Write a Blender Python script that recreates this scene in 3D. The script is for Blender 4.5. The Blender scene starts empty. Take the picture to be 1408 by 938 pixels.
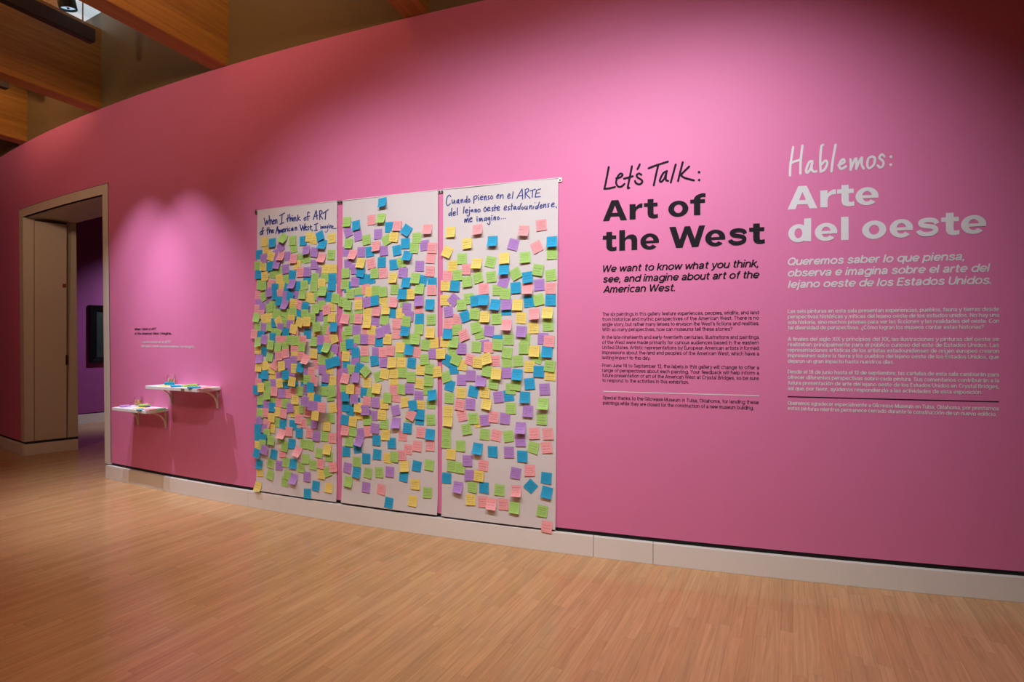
import bpy, math, random
import numpy as np
from mathutils import Vector

# ------------------------------------------------------------------ camera, world, light, exposure
S = bpy.context.scene
COL = S.collection
F, CX0, HZ = 700.0, 704.0, 464.0          # focal length in pixels, picture centre, horizon row (1408 x 938)
EYE = 1.5
cam_d = bpy.data.cameras.new('camera')
cam = bpy.data.objects.new('camera', cam_d)
COL.objects.link(cam)
cam.location = (0, 0, EYE)
cam.rotation_euler = (math.pi / 2, 0, 0)
cam_d.sensor_width = 36.0
cam_d.lens = 36.0 * F / 1408.0
cam_d.shift_y = -(469.0 - HZ) / 1408.0
cam_d.clip_start = 0.05
S.camera = cam
S.view_settings.view_transform = 'Standard'
S.view_settings.look = 'None'
S.view_settings.gamma = 1.0
S.view_settings.use_curve_mapping = False
S.view_settings.exposure = 0.0
wd = bpy.data.worlds.new('world')
wd.use_nodes = True
wd.node_tree.nodes['Background'].inputs[0].default_value = (0.75, 0.85, 1.0, 1)
wd.node_tree.nodes['Background'].inputs[1].default_value = 0.15
S.world = wd

# curved wall in plan: a cylinder bulging towards the room
RW = 19.8776 * EYE
WCX, WCY = 6.08519 * EYE, 21.36628 * EYE
RB = RW + 0.012 * EYE                     # face of the baseboard


def theta_of(px, R=RW):
    t = (px - CX0) / F
    a = t * t + 1
    b = -2 * (WCX * t + WCY)
    c = WCX ** 2 + WCY ** 2 - R * R
    y = (-b - math.sqrt(max(b * b - 4 * a * c, 0))) / (2 * a)
    return math.atan2(t * y - WCX, WCY - y)


def wp(th, z, off=0.0):
    r = RW + off
    return Vector((WCX + r * math.sin(th), WCY - r * math.cos(th), z))


def pw(px, py, R=RW):
    """photo point -> (angle, height) on the wall"""
    th = theta_of(px, R)
    y = WCY - R * math.cos(th)
    return th, EYE + (HZ - py) * y / F


def scale_at(px):
    return F / wp(theta_of(px), 0).y      # pixels per metre, upright


def plane_pt(px, py, z):
    """photo point -> point on the level plane at height z"""
    y = F * (EYE - z) / (py - HZ)
    return Vector(((px - CX0) / F * y, y, z))


LIGHTS = []


def spot(px, off, z, aim_px, aim_z, power, size=50, blend=0.7, col=(1, 0.96, 0.97), rad=0.04, aim_off=0.0):
    d = bpy.data.lights.new('spot_light', 'SPOT')
    d.energy, d.spot_size, d.spot_blend, d.color, d.shadow_soft_size = power, math.radians(size), blend, col, rad
    o = bpy.data.objects.new('spot_light', d)
    COL.objects.link(o)
    p = wp(theta_of(px), z, off)
    q = wp(theta_of(aim_px), aim_z, aim_off)
    o.location = p
    o.rotation_euler = (q - p).to_track_quat('-Z', 'Y').to_euler()
    LIGHTS.append(o)
    return o


def lamp(p, q, power, size=60, blend=0.6, col=(1, 0.8, 0.6), rad=0.05):
    o = spot(700, 1, 4, 700, 1, power, size, blend, col, rad)
    o.location = p
    o.rotation_euler = (Vector(q) - Vector(p)).to_track_quat('-Z', 'Y').to_euler()
    return o


COOL = (0.93, 0.95, 1.0)
BLUISH = (0.88, 0.92, 1.06)
WARM = (1.0, 0.62, 0.36)
# two steep ceiling spots over the shelves
spot(212, 0.98, 3.95, 190, 0.40, 265, 58, 1.0, BLUISH, 0.015)
spot(252, 0.98, 3.95, 265, 0.40, 265, 58, 1.0, BLUISH, 0.015)
# ceiling spots farther out, washing the sheets and the lettering
spot(480, 2.2, 3.93, 480, 1.40, 132, 80, 1.0, COOL)
spot(610, 2.2, 3.93, 610, 1.35, 112, 96, 1.0, COOL)
spot(760, 2.2, 3.93, 760, 1.35, 120, 100, 1.0, COOL)
spot(910, 2.2, 3.93, 905, 1.40, 172, 100, 1.0, COOL)
spot(1030, 2.2, 3.93, 1030, 1.75, 125, 80, 1.0, COOL)
spot(-60, 1.6, 3.95, -40, 1.7, 75, 60, 1.0, BLUISH)
# added warm fill lamps, unseen: brighten the floor, upper wall and timber ceiling
lamp((-5.0, 1.5, 3.9), (-4.4, 2.6, 0), 90, 110, 1.0, WARM)
lamp((-0.8, 0.3, 3.9), (-0.6, 1.6, 0), 120, 110, 1.0, WARM)
lamp((-2.0, -3.0, 3.9), (-2.0, -3.5, 0), 90, 110, 1.0, WARM)
lamp((-1.2, 0.2, 3.9), (-1.0, 4.2, 3.9), 70, 130, 1.0, WARM)
lamp((-5.2, 1.8, 3.9), (-5.2, 5.8, 3.4), 72, 130, 1.0, (1.0, 0.74, 0.55))
lamp((-2.0, 1.2, 3.9), (-3.2, 3.0, 6.0), 330, 140, 1.0, WARM, 0.15)
lamp((0.8, 0.4, 3.9), (0.4, 2.0, 6.0), 70, 130, 1.0, WARM, 0.15)
lamp((-5.5, 3.5, 3.9), (-6.0, 5.0, 6.0), 330, 140, 1.0, WARM, 0.15)
lamp((-4.9, 4.3, 4.55), (-5.0, 5.0, 5.6), 16, 150, 1.0, (1.0, 0.85, 0.7), 0.05)  # added uplight above the light bar, brightens the ceiling planks
# cool lamp in the gallery beyond the doorway
lamp((-5.2, 8.6, 3.6), (-6.5, 9.6, 1.4), 230, 84, 1.0, (0.9, 0.86, 1.0))


# ------------------------------------------------------------------ helpers
def lin(c):
    return tuple((x / 255 / 12.92 if x / 255 <= 0.04045 else ((x / 255 + 0.055) / 1.055) ** 2.4) for x in c)


def new_mat(name):
    m = bpy.data.materials.new(name)
    m.use_nodes = True
    nt = m.node_tree
    return m, nt, nt.nodes['Principled BSDF']


def N(nt, kind, **kw):
    n = nt.nodes.new(kind)
    for k, v in kw.items():
        if k.startswith('i_'):
            n.inputs[int(k[2:])].default_value = v
        else:
            setattr(n, k, v)
    return n


def L(nt, a, b):
    nt.links.new(a, b)


def mathn(nt, op, a, b=None, c=None):
    n = nt.nodes.new('ShaderNodeMath')
    n.operation = op
    for i, v in enumerate((a, b, c)):
        if v is None:
            continue
        if isinstance(v, (int, float)):
            n.inputs[i].default_value = v
        else:
            nt.links.new(v, n.inputs[i])
    return n.outputs[0]


def mixc(nt, fac, a, b, mode='MIX'):
    n = nt.nodes.new('ShaderNodeMix')
    n.data_type = 'RGBA'
    n.blend_type = mode
    for i, v in ((0, fac), (6, a), (7, b)):
        if isinstance(v, (int, float)):
            n.inputs[i].default_value = v
        elif isinstance(v, tuple):
            n.inputs[i].default_value = (*v[:3], 1)
        else:
            nt.links.new(v, n.inputs[i])
    return n.outputs[2]


def plain(name, col, rough=0.6, var=0.04, scale=6.0, metal=0.0, bump=0.0, bscale=200, emit=None, spec=0.5):
    m, nt, b = new_mat(name)
    tc = N(nt, 'ShaderNodeTexCoord')
    no = N(nt, 'ShaderNodeTexNoise')
    no.inputs['Scale'].default_value = scale
    no.inputs['Detail'].default_value = 4
    L(nt, tc.outputs['Object'], no.inputs['Vector'])
    f = mathn(nt, 'MULTIPLY_ADD', no.outputs['Fac'], 2 * var, 1 - var)
    cb = N(nt, 'ShaderNodeCombineColor')
    vm = N(nt, 'ShaderNodeVectorMath', operation='SCALE')
    vm.inputs[0].default_value = col
    L(nt, f, vm.inputs['Scale'])
    L(nt, vm.outputs[0], b.inputs['Base Color'])
    nt.nodes.remove(cb)
    b.inputs['Roughness'].default_value = rough
    b.inputs['Metallic'].default_value = metal
    b.inputs['Specular IOR Level'].default_value = spec
    if bump:
        n2 = N(nt, 'ShaderNodeTexNoise')
        n2.inputs['Scale'].default_value = bscale
        L(nt, tc.outputs['Object'], n2.inputs['Vector'])
        bp = N(nt, 'ShaderNodeBump')
        bp.inputs['Strength'].default_value = bump
        bp.inputs['Distance'].default_value = 0.001
        L(nt, n2.outputs['Fac'], bp.inputs['Height'])
        L(nt, bp.outputs[0], b.inputs['Normal'])
    if emit:
        b.inputs['Emission Color'].default_value = (*emit[0], 1)
        b.inputs['Emission Strength'].default_value = emit[1]
    return m


def wood_planks(name, ang, width, length, base, dark, rough, var=0.25, hue=0.5, grain=0.25):
    """strip flooring: staggered boards along a direction of the level plane"""
    m, nt, b = new_mat(name)
    tc = N(nt, 'ShaderNodeTexCoord')
    mp = N(nt, 'ShaderNodeMapping')
    mp.inputs['Rotation'].default_value = (0, 0, ang)
    L(nt, tc.outputs['Object'], mp.inputs['Vector'])
    sp = N(nt, 'ShaderNodeSeparateXYZ')
    L(nt, mp.outputs[0], sp.inputs[0])
    u, v = sp.outputs[1], sp.outputs[0]
    vw = mathn(nt, 'DIVIDE', v, width)
    row = mathn(nt, 'FLOOR', vw)
    wn = N(nt, 'ShaderNodeTexWhiteNoise', noise_dimensions='1D')
    L(nt, row, wn.inputs['W'])
    ul = mathn(nt, 'ADD', mathn(nt, 'DIVIDE', u, length), mathn(nt, 'MULTIPLY', wn.outputs['Value'], 37.0))
    cell = mathn(nt, 'FLOOR', ul)
    cv = N(nt, 'ShaderNodeCombineXYZ')
    L(nt, row, cv.inputs[0])
    L(nt, cell, cv.inputs[1])
    w2 = N(nt, 'ShaderNodeTexWhiteNoise', noise_dimensions='2D')
    L(nt, cv.outputs[0], w2.inputs['Vector'])
    rnd = w2.outputs['Value']
    # grain
    gv = N(nt, 'ShaderNodeCombineXYZ')
    L(nt, mathn(nt, 'ADD', mathn(nt, 'MULTIPLY', u, 3.0), mathn(nt, 'MULTIPLY', rnd, 50.0)), gv.inputs[0])
    L(nt, mathn(nt, 'MULTIPLY', v, 60.0), gv.inputs[1])
    L(nt, mathn(nt, 'MULTIPLY', rnd, 31.0), gv.inputs[2])
    gn = N(nt, 'ShaderNodeTexNoise')
    gn.inputs['Scale'].default_value = 1.0
    gn.inputs['Detail'].default_value = 6
    gn.inputs['Distortion'].default_value = 0.8
    L(nt, gv.outputs[0], gn.inputs['Vector'])
    c1 = mixc(nt, rnd, base, dark)
    rr = N(nt, 'ShaderNodeSeparateColor')
    L(nt, w2.outputs['Color'], rr.inputs[0])
    red = (base[0] * 1.0, base[1] * 0.82, base[2] * 0.72)
    c2 = mixc(nt, mathn(nt, 'MULTIPLY', rr.outputs[1], hue), c1, red)
    g = N(nt, 'ShaderNodeMapRange')
    g.inputs[1].default_value, g.inputs[2].default_value = 0.3, 0.75
    g.inputs[3].default_value, g.inputs[4].default_value = 1 - grain, 1 + grain * 0.5
    L(nt, gn.outputs['Fac'], g.inputs[0])
    vm = N(nt, 'ShaderNodeVectorMath', operation='SCALE')
    L(nt, c2, vm.inputs[0])
    # gaps
    fv = mathn(nt, 'FRACT', vw)
    fu = mathn(nt, 'FRACT', ul)
    e1 = mathn(nt, 'MINIMUM', fv, mathn(nt, 'SUBTRACT', 1.0, fv))
    e2 = mathn(nt, 'MULTIPLY', mathn(nt, 'MINIMUM', fu, mathn(nt, 'SUBTRACT', 1.0, fu)), length / width)
    ed = N(nt, 'ShaderNodeMapRange')
    ed.inputs[1].default_value, ed.inputs[2].default_value = 0.0, 0.03
    ed.inputs[3].default_value, ed.inputs[4].default_value = 0.72, 1.0
    L(nt, mathn(nt, 'MINIMUM', e1, e2), ed.inputs[0])
    L(nt, mathn(nt, 'MULTIPLY', g.outputs[0], ed.outputs[0]), vm.inputs['Scale'])
    L(nt, vm.outputs[0], b.inputs['Base Color'])
    b.inputs['Roughness'].default_value = rough
    bp = N(nt, 'ShaderNodeBump')
    bp.inputs['Strength'].default_value = 0.05
    bp.inputs['Distance'].default_value = 0.001
    L(nt, mathn(nt, 'ADD', ed.outputs[0], mathn(nt, 'MULTIPLY', gn.outputs['Fac'], 0.3)), bp.inputs['Height'])
    L(nt, bp.outputs[0], b.inputs['Normal'])
    return m


def beam_wood(name, base, dark):
    m, nt, b = new_mat(name)
    tc = N(nt, 'ShaderNodeTexCoord')
    mp = N(nt, 'ShaderNodeMapping')
    mp.inputs['Scale'].default_value = (0.9, 14.0, 14.0)
    L(nt, tc.outputs['Object'], mp.inputs['Vector'])
    n1 = N(nt, 'ShaderNodeTexNoise')
    n1.inputs['Scale'].default_value = 1.6
    n1.inputs['Detail'].default_value = 8
    n1.inputs['Distortion'].default_value = 1.2
    L(nt, mp.outputs[0], n1.inputs['Vector'])
    sp = N(nt, 'ShaderNodeSeparateXYZ')
    L(nt, tc.outputs['Object'], sp.inputs[0])
    lam = mathn(nt, 'FLOOR', mathn(nt, 'DIVIDE', sp.outputs[2], 0.038))     # glued laminations
    wn = N(nt, 'ShaderNodeTexWhiteNoise', noise_dimensions='1D')
    L(nt, lam, wn.inputs['W'])
    r = N(nt, 'ShaderNodeMapRange')
    r.inputs[1].default_value, r.inputs[2].default_value = 0.3, 0.7
    L(nt, n1.outputs['Fac'], r.inputs[0])
    c = mixc(nt, r.outputs[0], dark, base)
    c2 = mixc(nt, mathn(nt, 'MULTIPLY', wn.outputs['Value'], 0.35), c, dark)
    L(nt, c2, b.inputs['Base Color'])
    b.inputs['Roughness'].default_value = 0.45
    return m


def note_mat(name, col):
    """coloured paper with faint rows of handwriting, laid out in the note's own UV"""
    m, nt, b = new_mat(name)
    uv = N(nt, 'ShaderNodeUVMap')
    sp = N(nt, 'ShaderNodeSeparateXYZ')
    L(nt, uv.outputs[0], sp.inputs[0])
    fu, fv = mathn(nt, 'FRACT', sp.outputs[0]), mathn(nt, 'FRACT', sp.outputs[1])
    idn = mathn(nt, 'FLOOR', sp.outputs[0])
    wn = N(nt, 'ShaderNodeTexWhiteNoise', noise_dimensions='1D')
    L(nt, idn, wn.inputs['W'])
    rows = mathn(nt, 'MULTIPLY_ADD', mathn(nt, 'FLOOR', mathn(nt, 'MULTIPLY', wn.outputs['Value'], 3.99)), 1.0, 4.0)
    rv = mathn(nt, 'MULTIPLY', fv, rows)
    fr = mathn(nt, 'FRACT', rv)
    band = mathn(nt, 'LESS_THAN', mathn(nt, 'ABSOLUTE', mathn(nt, 'SUBTRACT', fr, 0.5)), 0.26)
    cv = N(nt, 'ShaderNodeCombineXYZ')
    L(nt, mathn(nt, 'MULTIPLY', sp.outputs[0], 19.0), cv.inputs[0])
    L(nt, mathn(nt, 'MULTIPLY', rv, 3.2), cv.inputs[1])
    no = N(nt, 'ShaderNodeTexNoise', noise_dimensions='2D')
    no.inputs['Scale'].default_value = 1.0
    no.inputs['Detail'].default_value = 2
    L(nt, cv.outputs[0], no.inputs['Vector'])
    ink = mathn(nt, 'LESS_THAN', mathn(nt, 'ABSOLUTE', mathn(nt, 'SUBTRACT', no.outputs['Fac'], 0.5)), 0.045)
    mg = mathn(nt, 'LESS_THAN', mathn(nt, 'ABSOLUTE', mathn(nt, 'SUBTRACT', fu, 0.47)), 0.38)
    mh = mathn(nt, 'LESS_THAN', mathn(nt, 'ABSOLUTE', mathn(nt, 'SUBTRACT', fv, 0.48)), 0.36)
    k = mathn(nt, 'MULTIPLY', mathn(nt, 'MULTIPLY', ink, band), mathn(nt, 'MULTIPLY', mg, mh))
    sc = N(nt, 'ShaderNodeSeparateColor')
    L(nt, wn.outputs['Color'], sc.inputs[0])
    k = mathn(nt, 'MULTIPLY', k, mathn(nt, 'MULTIPLY_ADD', sc.outputs[1], 0.45, 0.4))
    tint = mixc(nt, mathn(nt, 'MULTIPLY', sc.outputs[2], 0.22), col, tuple(x * 0.72 for x in col))
    c = mixc(nt, k, tint, (0.03, 0.03, 0.07))
    L(nt, c, b.inputs['Base Color'])
    b.inputs['Roughness'].default_value = 0.75
    b.inputs['Specular IOR Level'].default_value = 0.2
    return m


class MB:
    def __init__(self):
        self.v, self.f, self.m, self.uv = [], [], [], []

    def face(self, pts, mi=0, uv=None):
        i = len(self.v)
        self.v += [tuple(p) for p in pts]
        self.f.append(list(range(i, i + len(pts))))
        self.m.append(mi)
        self.uv.append(uv)

    def grid(self, rows, mi=0, uvs=None, flip=False):
        """rows: list of rows of points"""
        i0, n = len(self.v), len(rows[0])
        for r in rows:
            self.v += [tuple(p) for p in r]
        for a in range(len(rows) - 1):
            for b in range(n - 1):
                q = [i0 + a * n + b, i0 + a * n + b + 1, i0 + (a + 1) * n + b + 1, i0 + (a + 1) * n + b]
                w = None
                if uvs:
                    w = [uvs[a][b], uvs[a][b + 1], uvs[a + 1][b + 1], uvs[a + 1][b]]
                if flip:
                    q.reverse()
                    if w:
                        w.reverse()
                self.f.append(q)
                self.m.append(mi)
                self.uv.append(w)

    def box8(self, p, mi=0):
        """p: 8 corners, bottom ring then top ring"""
        i = len(self.v)
        self.v += [tuple(x) for x in p]
        for q in ((3, 2, 1, 0), (4, 5, 6, 7), (0, 1, 5, 4), (1, 2, 6, 5), (2, 3, 7, 6), (3, 0, 4, 7)):
            self.f.append([i + k for k in q])
            self.m.append(mi)
            self.uv.append(None)

    def box(self, c, ex, ey, ez, mi=0):
        """c centre; ex, ey, ez half-extent vectors"""
        c, ex, ey, ez = map(Vector, (c, ex, ey, ez))
        self.box8([c - ex - ey - ez, c + ex - ey - ez, c + ex + ey - ez, c - ex + ey - ez,
                   c - ex - ey + ez, c + ex - ey + ez, c + ex + ey + ez, c - ex + ey + ez], mi)

    def tube(self, pts, rad, n=10, mi=0, cap=True):
        pts = [Vector(p) for p in pts]
        rads = rad if isinstance(rad, (list, tuple)) else [rad] * len(pts)
        i0 = len(self.v)
        up = None
        for k, p in enumerate(pts):
            d = (pts[min(k + 1, len(pts) - 1)] - pts[max(k - 1, 0)]).normalized()
            if up is None:
                up = Vector((0, 0, 1)) if abs(d.z) < 0.9 else Vector((1, 0, 0))
            a = d.cross(up).normalized()
            b = a.cross(d).normalized()
            up = b
            for j in range(n):
                t = 2 * math.pi * j / n
                self.v.append(tuple(p + (a * math.cos(t) + b * math.sin(t)) * rads[k]))
        for k in range(len(pts) - 1):
            for j in range(n):
                j2 = (j + 1) % n
                self.f.append([i0 + k * n + j, i0 + (k + 1) * n + j, i0 + (k + 1) * n + j2, i0 + k * n + j2])
                self.m.append(mi)
                self.uv.append(None)
        if cap:
            for k, rev in ((0, False), (len(pts) - 1, True)):
                q = [i0 + k * n + j for j in range(n)]
                if rev:
                    q.reverse()
                self.f.append(q)
                self.m.append(mi)
                self.uv.append(None)

    def lathe(self, c, prof, n=28, axis=Vector((0, 0, 1)), mi=0):
        c = Vector(c)
        a = axis.orthogonal().normalized()
        b = axis.cross(a).normalized()
        i0 = len(self.v)
        for r, h in prof:
            for j in range(n):
                t = 2 * math.pi * j / n
                self.v.append(tuple(c + axis * h + (a * math.cos(t) + b * math.sin(t)) * r))
        for k in range(len(prof) - 1):
            for j in range(n):
                j2 = (j + 1) % n
                self.f.append([i0 + k * n + j, i0 + k * n + j2, i0 + (k + 1) * n + j2, i0 + (k + 1) * n + j])
                self.m.append(mi)
                self.uv.append(None)

    def build(self, name, mats, parent=None, smooth=False, origin=None, matrix=None):
        me = bpy.data.meshes.new(name)
        v = self.v
        if matrix is not None:
            inv = matrix.inverted()
            v = [tuple(inv @ Vector(p)) for p in v]
        elif origin is not None:
            o_ = Vector(origin)
            v = [tuple(Vector(p) - o_) for p in v]
        me.from_pydata(v, [], self.f)
        if not isinstance(mats, (list, tuple)):
            mats = [mats]
        for m in mats:
            me.materials.append(m)
        if len(mats) > 1:
            me.polygons.foreach_set('material_index', self.m)
        if any(self.uv):
            ul = me.uv_layers.new(name='UVMap')
            k = 0
            for q, w in zip(self.f, self.uv):
                for j in range(len(q)):
                    ul.data[k].uv = w[j] if w else (0, 0)
                    k += 1
        if smooth:
            me.polygons.foreach_set('use_smooth', [True] * len(me.polygons))
        me.update()
        o = bpy.data.objects.new(name, me)
        COL.objects.link(o)
        if matrix is not None:
            o.matrix_world = matrix
        elif origin is not None:
            o.location = origin
        if parent is not None:
            o.parent = parent
            o.location = Vector(o.location) - PLOC.get(parent.name, Vector((0, 0, 0)))
        return o


PLOC = {}


def tag(o, label=None, cat=None, group=None, kind=None):
    for k, v in (('label', label), ('category', cat), ('group', group), ('kind', kind)):
        if v:
            o[k] = v
    return o


def empty(name, loc, label, cat, group=None):
    o = bpy.data.objects.new(name, None)
    o.empty_display_size = 0.05
    COL.objects.link(o)
    o.location = loc
    PLOC[o.name] = Vector(loc)
    return tag(o, label, cat, group)


def bevel(o, w, seg=2):
    md = o.modifiers.new('bevel', 'BEVEL')
    md.width, md.segments, md.limit_method, md.angle_limit = w, seg, 'ANGLE', math.radians(40)
    return o


# ------------------------------------------------------------------ materials
PINK = plain('pink_wall_paint', (0.71, 0.195, 0.395), 0.55, 0.012, 1.5, bump=0.06, bscale=350, spec=0.3)
BROWN = plain('brown_upper_wall_paint', (0.17, 0.122, 0.058), 0.45, 0.03, 2)
PURPLE = plain('purple_wall_paint', (0.36, 0.075, 0.30), 0.6, 0.02, 2)
WHITE_WALL = plain('off_white_wall_paint', (0.62, 0.55, 0.5), 0.7, 0.02, 2)
BEIGE = plain('beige_casing_paint', (0.66, 0.60, 0.52), 0.5, 0.02, 4)
BASE = plain('stone_baseboard', (0.78, 0.75, 0.71), 0.4, 0.03, 5)
BLACK = plain('black_reveal', (0.004, 0.004, 0.004), 0.7, 0.02, 5)
INK = plain('charcoal_vinyl', (0.018, 0.015, 0.02), 0.85, 0.02, 5, spec=0.1)
WHITE_V = plain('white_vinyl', (0.72, 0.71, 0.73), 0.5, 0.02, 5)
DARK_GAP = plain('dark_gap', (0.05, 0.035, 0.025), 0.8, 0.02, 5)
PAPER = plain('pale_kraft_paper', (0.655, 0.615, 0.615), 0.8, 0.03, 9, bump=0.15, bscale=60)
MARKER = plain('blue_marker_ink', (0.012, 0.025, 0.22), 0.5, 0.1, 40)
METAL = plain('brushed_steel', (0.5, 0.52, 0.52), 0.35, 0.05, 60, metal=1.0)
BRONZE = plain('bronze_anodised_metal', (0.075, 0.058, 0.045), 0.45, 0.03, 10)
BLACK_M = plain('black_metal', (0.006, 0.006, 0.006), 0.4, 0.05, 10)
WHITE_P = plain('white_laminate', (0.82, 0.82, 0.82), 0.35, 0.01, 8)
BRACKET = plain('cream_enamel', (0.72, 0.66, 0.58), 0.4, 0.02, 8)
LENS = plain('lit_lens', (0.5, 0.6, 0.7), 0.2, 0.05, 30, emit=((0.5, 0.75, 1.0), 0.75))
SKYL = plain('skylight_pane', (0.8, 0.85, 0.9), 0.4, 0.02, 3, emit=((0.62, 0.8, 0.92), 0.6))
FLOOR = wood_planks('oak_strip_floor', math.radians(28.9), 0.057, 0.75, (0.62, 0.375, 0.18), (0.53, 0.305, 0.14), 0.17, hue=0.38, grain=0.2)
PLANK = wood_planks('pine_ceiling_planks', math.radians(28.9 + 90), 0.14, 3.0, (0.62, 0.42, 0.25), (0.5, 0.32, 0.18), 0.5, hue=0.3, grain=0.25)
BEAM = beam_wood('laminated_timber', (0.44, 0.215, 0.035), (0.27, 0.115, 0.016))
NOTE = {'y': note_mat('yellow_note_paper', (0.86, 0.68, 0.17)),
        'g': note_mat('green_note_paper', (0.40, 0.66, 0.17)),
        'b': note_mat('blue_note_paper', (0.028, 0.38, 0.66)),
        'v': note_mat('purple_note_paper', (0.46, 0.25, 0.62)),
        'p': note_mat('pink_note_paper', (0.90, 0.38, 0.40))}


def glass_mat():
    m, nt, b = new_mat('clear_glass')
    tr = N(nt, 'ShaderNodeBsdfTransparent')
    gl = N(nt, 'ShaderNodeBsdfGlossy')
    gl.inputs['Roughness'].default_value = 0.05
    lw = N(nt, 'ShaderNodeLayerWeight')
    lw.inputs['Blend'].default_value = 0.25
    mx = N(nt, 'ShaderNodeMixShader')
    L(nt, mathn(nt, 'MULTIPLY_ADD', lw.outputs['Facing'], 0.35, 0.04), mx.inputs[0])
    L(nt, tr.outputs[0], mx.inputs[1])
    L(nt, gl.outputs[0], mx.inputs[2])
    L(nt, mx.outputs[0], nt.nodes['Material Output'].inputs['Surface'])
    return m


GLASS = glass_mat()

# ------------------------------------------------------------------ room shell
TOPZ = EYE * (1 + 1.647)                  # top of the pink paint
CEIL = 5.03
BTOP = EYE * (1 - 0.906)                  # top of the baseboard
REV = BTOP + 0.029                        # the black reveal above it
TH0, TH1 = math.radians(-43), math.radians(-3.5)


def patch(mb, a, b, c, d, off=0.0, n=8, k=1, mi=0, flip=False):
    """bilinear patch on the wall: a top-left, b top-right, c bottom-left, d bottom-right as (angle, height)"""
    rows = []
    for j in range(k + 1):
        t = j / k
        row = []
        for i in range(n + 1):
            s = i / n
            th = (a[0] * (1 - s) + b[0] * s) * (1 - t) + (c[0] * (1 - s) + d[0] * s) * t
            z = (a[1] * (1 - s) + b[1] * s) * (1 - t) + (c[1] * (1 - s) + d[1] * s) * t
            row.append(wp(th, z, off))
        rows.append(row)
    mb.grid(rows, mi, flip=not flip)


def band(mb, th0, th1, z0, z1, o0, o1, n=40, mi=0):
    """closed curved bar between two offsets"""
    def ring(th):
        return [wp(th, z0, o0), wp(th, z0, o1), wp(th, z1, o1), wp(th, z1, o0)]
    rows = [ring(th0 + (th1 - th0) * i / n) for i in range(n + 1)]
    mb.grid([r + [r[0]] for r in rows], mi, flip=True)
    mb.face(rows[0][::-1], mi)
    mb.face(rows[-1], mi)


def struct(o):
    o['kind'] = 'structure'
    return o


# door opening edges: (px at top, px at bottom)
DL_T, DL_B = theta_of(32.0), theta_of(34.5)
DR_T, DR_B = theta_of(141.5), theta_of(145.0)
HEAD = pw(86, 283.5)[1]
zt = EYE + 1.025 * EYE
HEAD = zt
mb = MB()
DEP = 0.50
for off, fl in ((0.0, False), (-DEP, True)):
    patch(mb, (TH0, TOPZ), (DL_T, TOPZ), (TH0, HEAD), (DL_T, HEAD), off, 24, 1, flip=fl)
    patch(mb, (TH0, HEAD), (DL_T, HEAD), (TH0, REV), (DL_B, REV), off, 24, 1, flip=fl)
    patch(mb, (DL_T, TOPZ), (DR_T, TOPZ), (DL_T, HEAD), (DR_T, HEAD), off, 12, 1, flip=fl)
    patch(mb, (DR_T, TOPZ), (TH1, TOPZ), (DR_T, HEAD), (TH1, HEAD), off, 80, 1, flip=fl)
    patch(mb, (DR_T, HEAD), (TH1, HEAD), (DR_B, REV), (TH1, REV), off, 80, 1, flip=fl)
for a, b in ((TH0, DL_B), (DR_B, TH1)):   # underside
    n = 40
    mb.grid([[wp(a + (b - a) * i / n, REV, 0) for i in range(n + 1)], [wp(a + (b - a) * i / n, REV, -DEP) for i in range(n + 1)]])
struct(mb.build('wall_front', PINK))
mb = MB()
band(mb, TH0, TH1, TOPZ, CEIL, -DEP, -0.004, 110)
struct(mb.build('wall_upper', BROWN))

# recess behind the black line and the baseboard, in the panels the photo shows
TB = RB - RW
mb = MB()
band(mb, TH0, DL_B - 0.0005, 0.0, REV + 0.002, -0.10, -0.012, 24)
band(mb, DR_B + 0.0012, TH1, 0.0, REV + 0.002, -0.10, -0.012, 90)
struct(mb.build('trim_reveal', BLACK))
joints = [theta_of(p, RB) for p in (146, 341, 816, 898)]
g = 0.0016 / RW * 1.0
ends = [(TH0, theta_of(31, RB)), (joints[0], joints[1] - g), (joints[1] + g, joints[2] - g), (joints[2] + g, joints[3] - g), (joints[3] + g, TH1)]
for nm, (a, b) in zip(('baseboard_far', 'baseboard_shelves', 'baseboard_sheets', 'baseboard_access', 'baseboard_text'), ends):
    mb = MB()
    band(mb, a, b, 0.0, BTOP, -0.011, TB, 30)
    o = struct(mb.build(nm, BASE))
    bevel(o, 0.0015, 1)

# door casing, jamb lining, concealed door leaf
mb = MB()
OL_T, OL_B, OR_T, OR_B = theta_of(27.0), theta_of(30.0), theta_of(148.6), theta_of(152.6)
HT = pw(148.5, 252.6)[1]
CO = 0.006


def casing(mb, a, b, c, d, n):
    patch(mb, a, b, c, d, CO, n)
    for p, q, fl in ((a, b, True), (c, d, False)):
        pts = [(p[0] + (q[0] - p[0]) * i / n, p[1] + (q[1] - p[1]) * i / n) for i in range(n + 1)]
        mb.grid([[wp(t, z, CO) for t, z in pts], [wp(t, z, -0.03) for t, z in pts]], flip=not fl)
    for p, q in ((a, c), (b, d)):
        mb.face([wp(*p, CO), wp(*q, CO), wp(*q, -0.03), wp(*p, -0.03)])


casing(mb, (OL_T, HEAD), (DL_T, HEAD), (OL_B, REV), (DL_B, REV), 1)
casing(mb, (DR_T, HEAD), (OR_T, HEAD), (DR_B, BTOP + 0.012), (OR_B, BTOP + 0.012), 2)
casing(mb, (OL_T, HT), (OR_T, HT), (OL_T, HEAD), (OR_T, HEAD), 16)
struct(mb.build('trim_door_casing', BEIGE))
mb = MB()
for a, b, c, d in (((OL_T - 0.0004, HT + 0.008), (OR_T + 0.0004, HT + 0.008), (OL_T - 0.0004, HT), (OR_T + 0.0004, HT)),
                   ((OR_T, HT), (OR_T + 0.0003, HT), (OR_B, REV), (OR_B + 0.0003, REV))):
    patch(mb, a, b, c, d, 0.0012, 14)
struct(mb.build('trim_casing_shadow_gap', BLACK))

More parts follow.
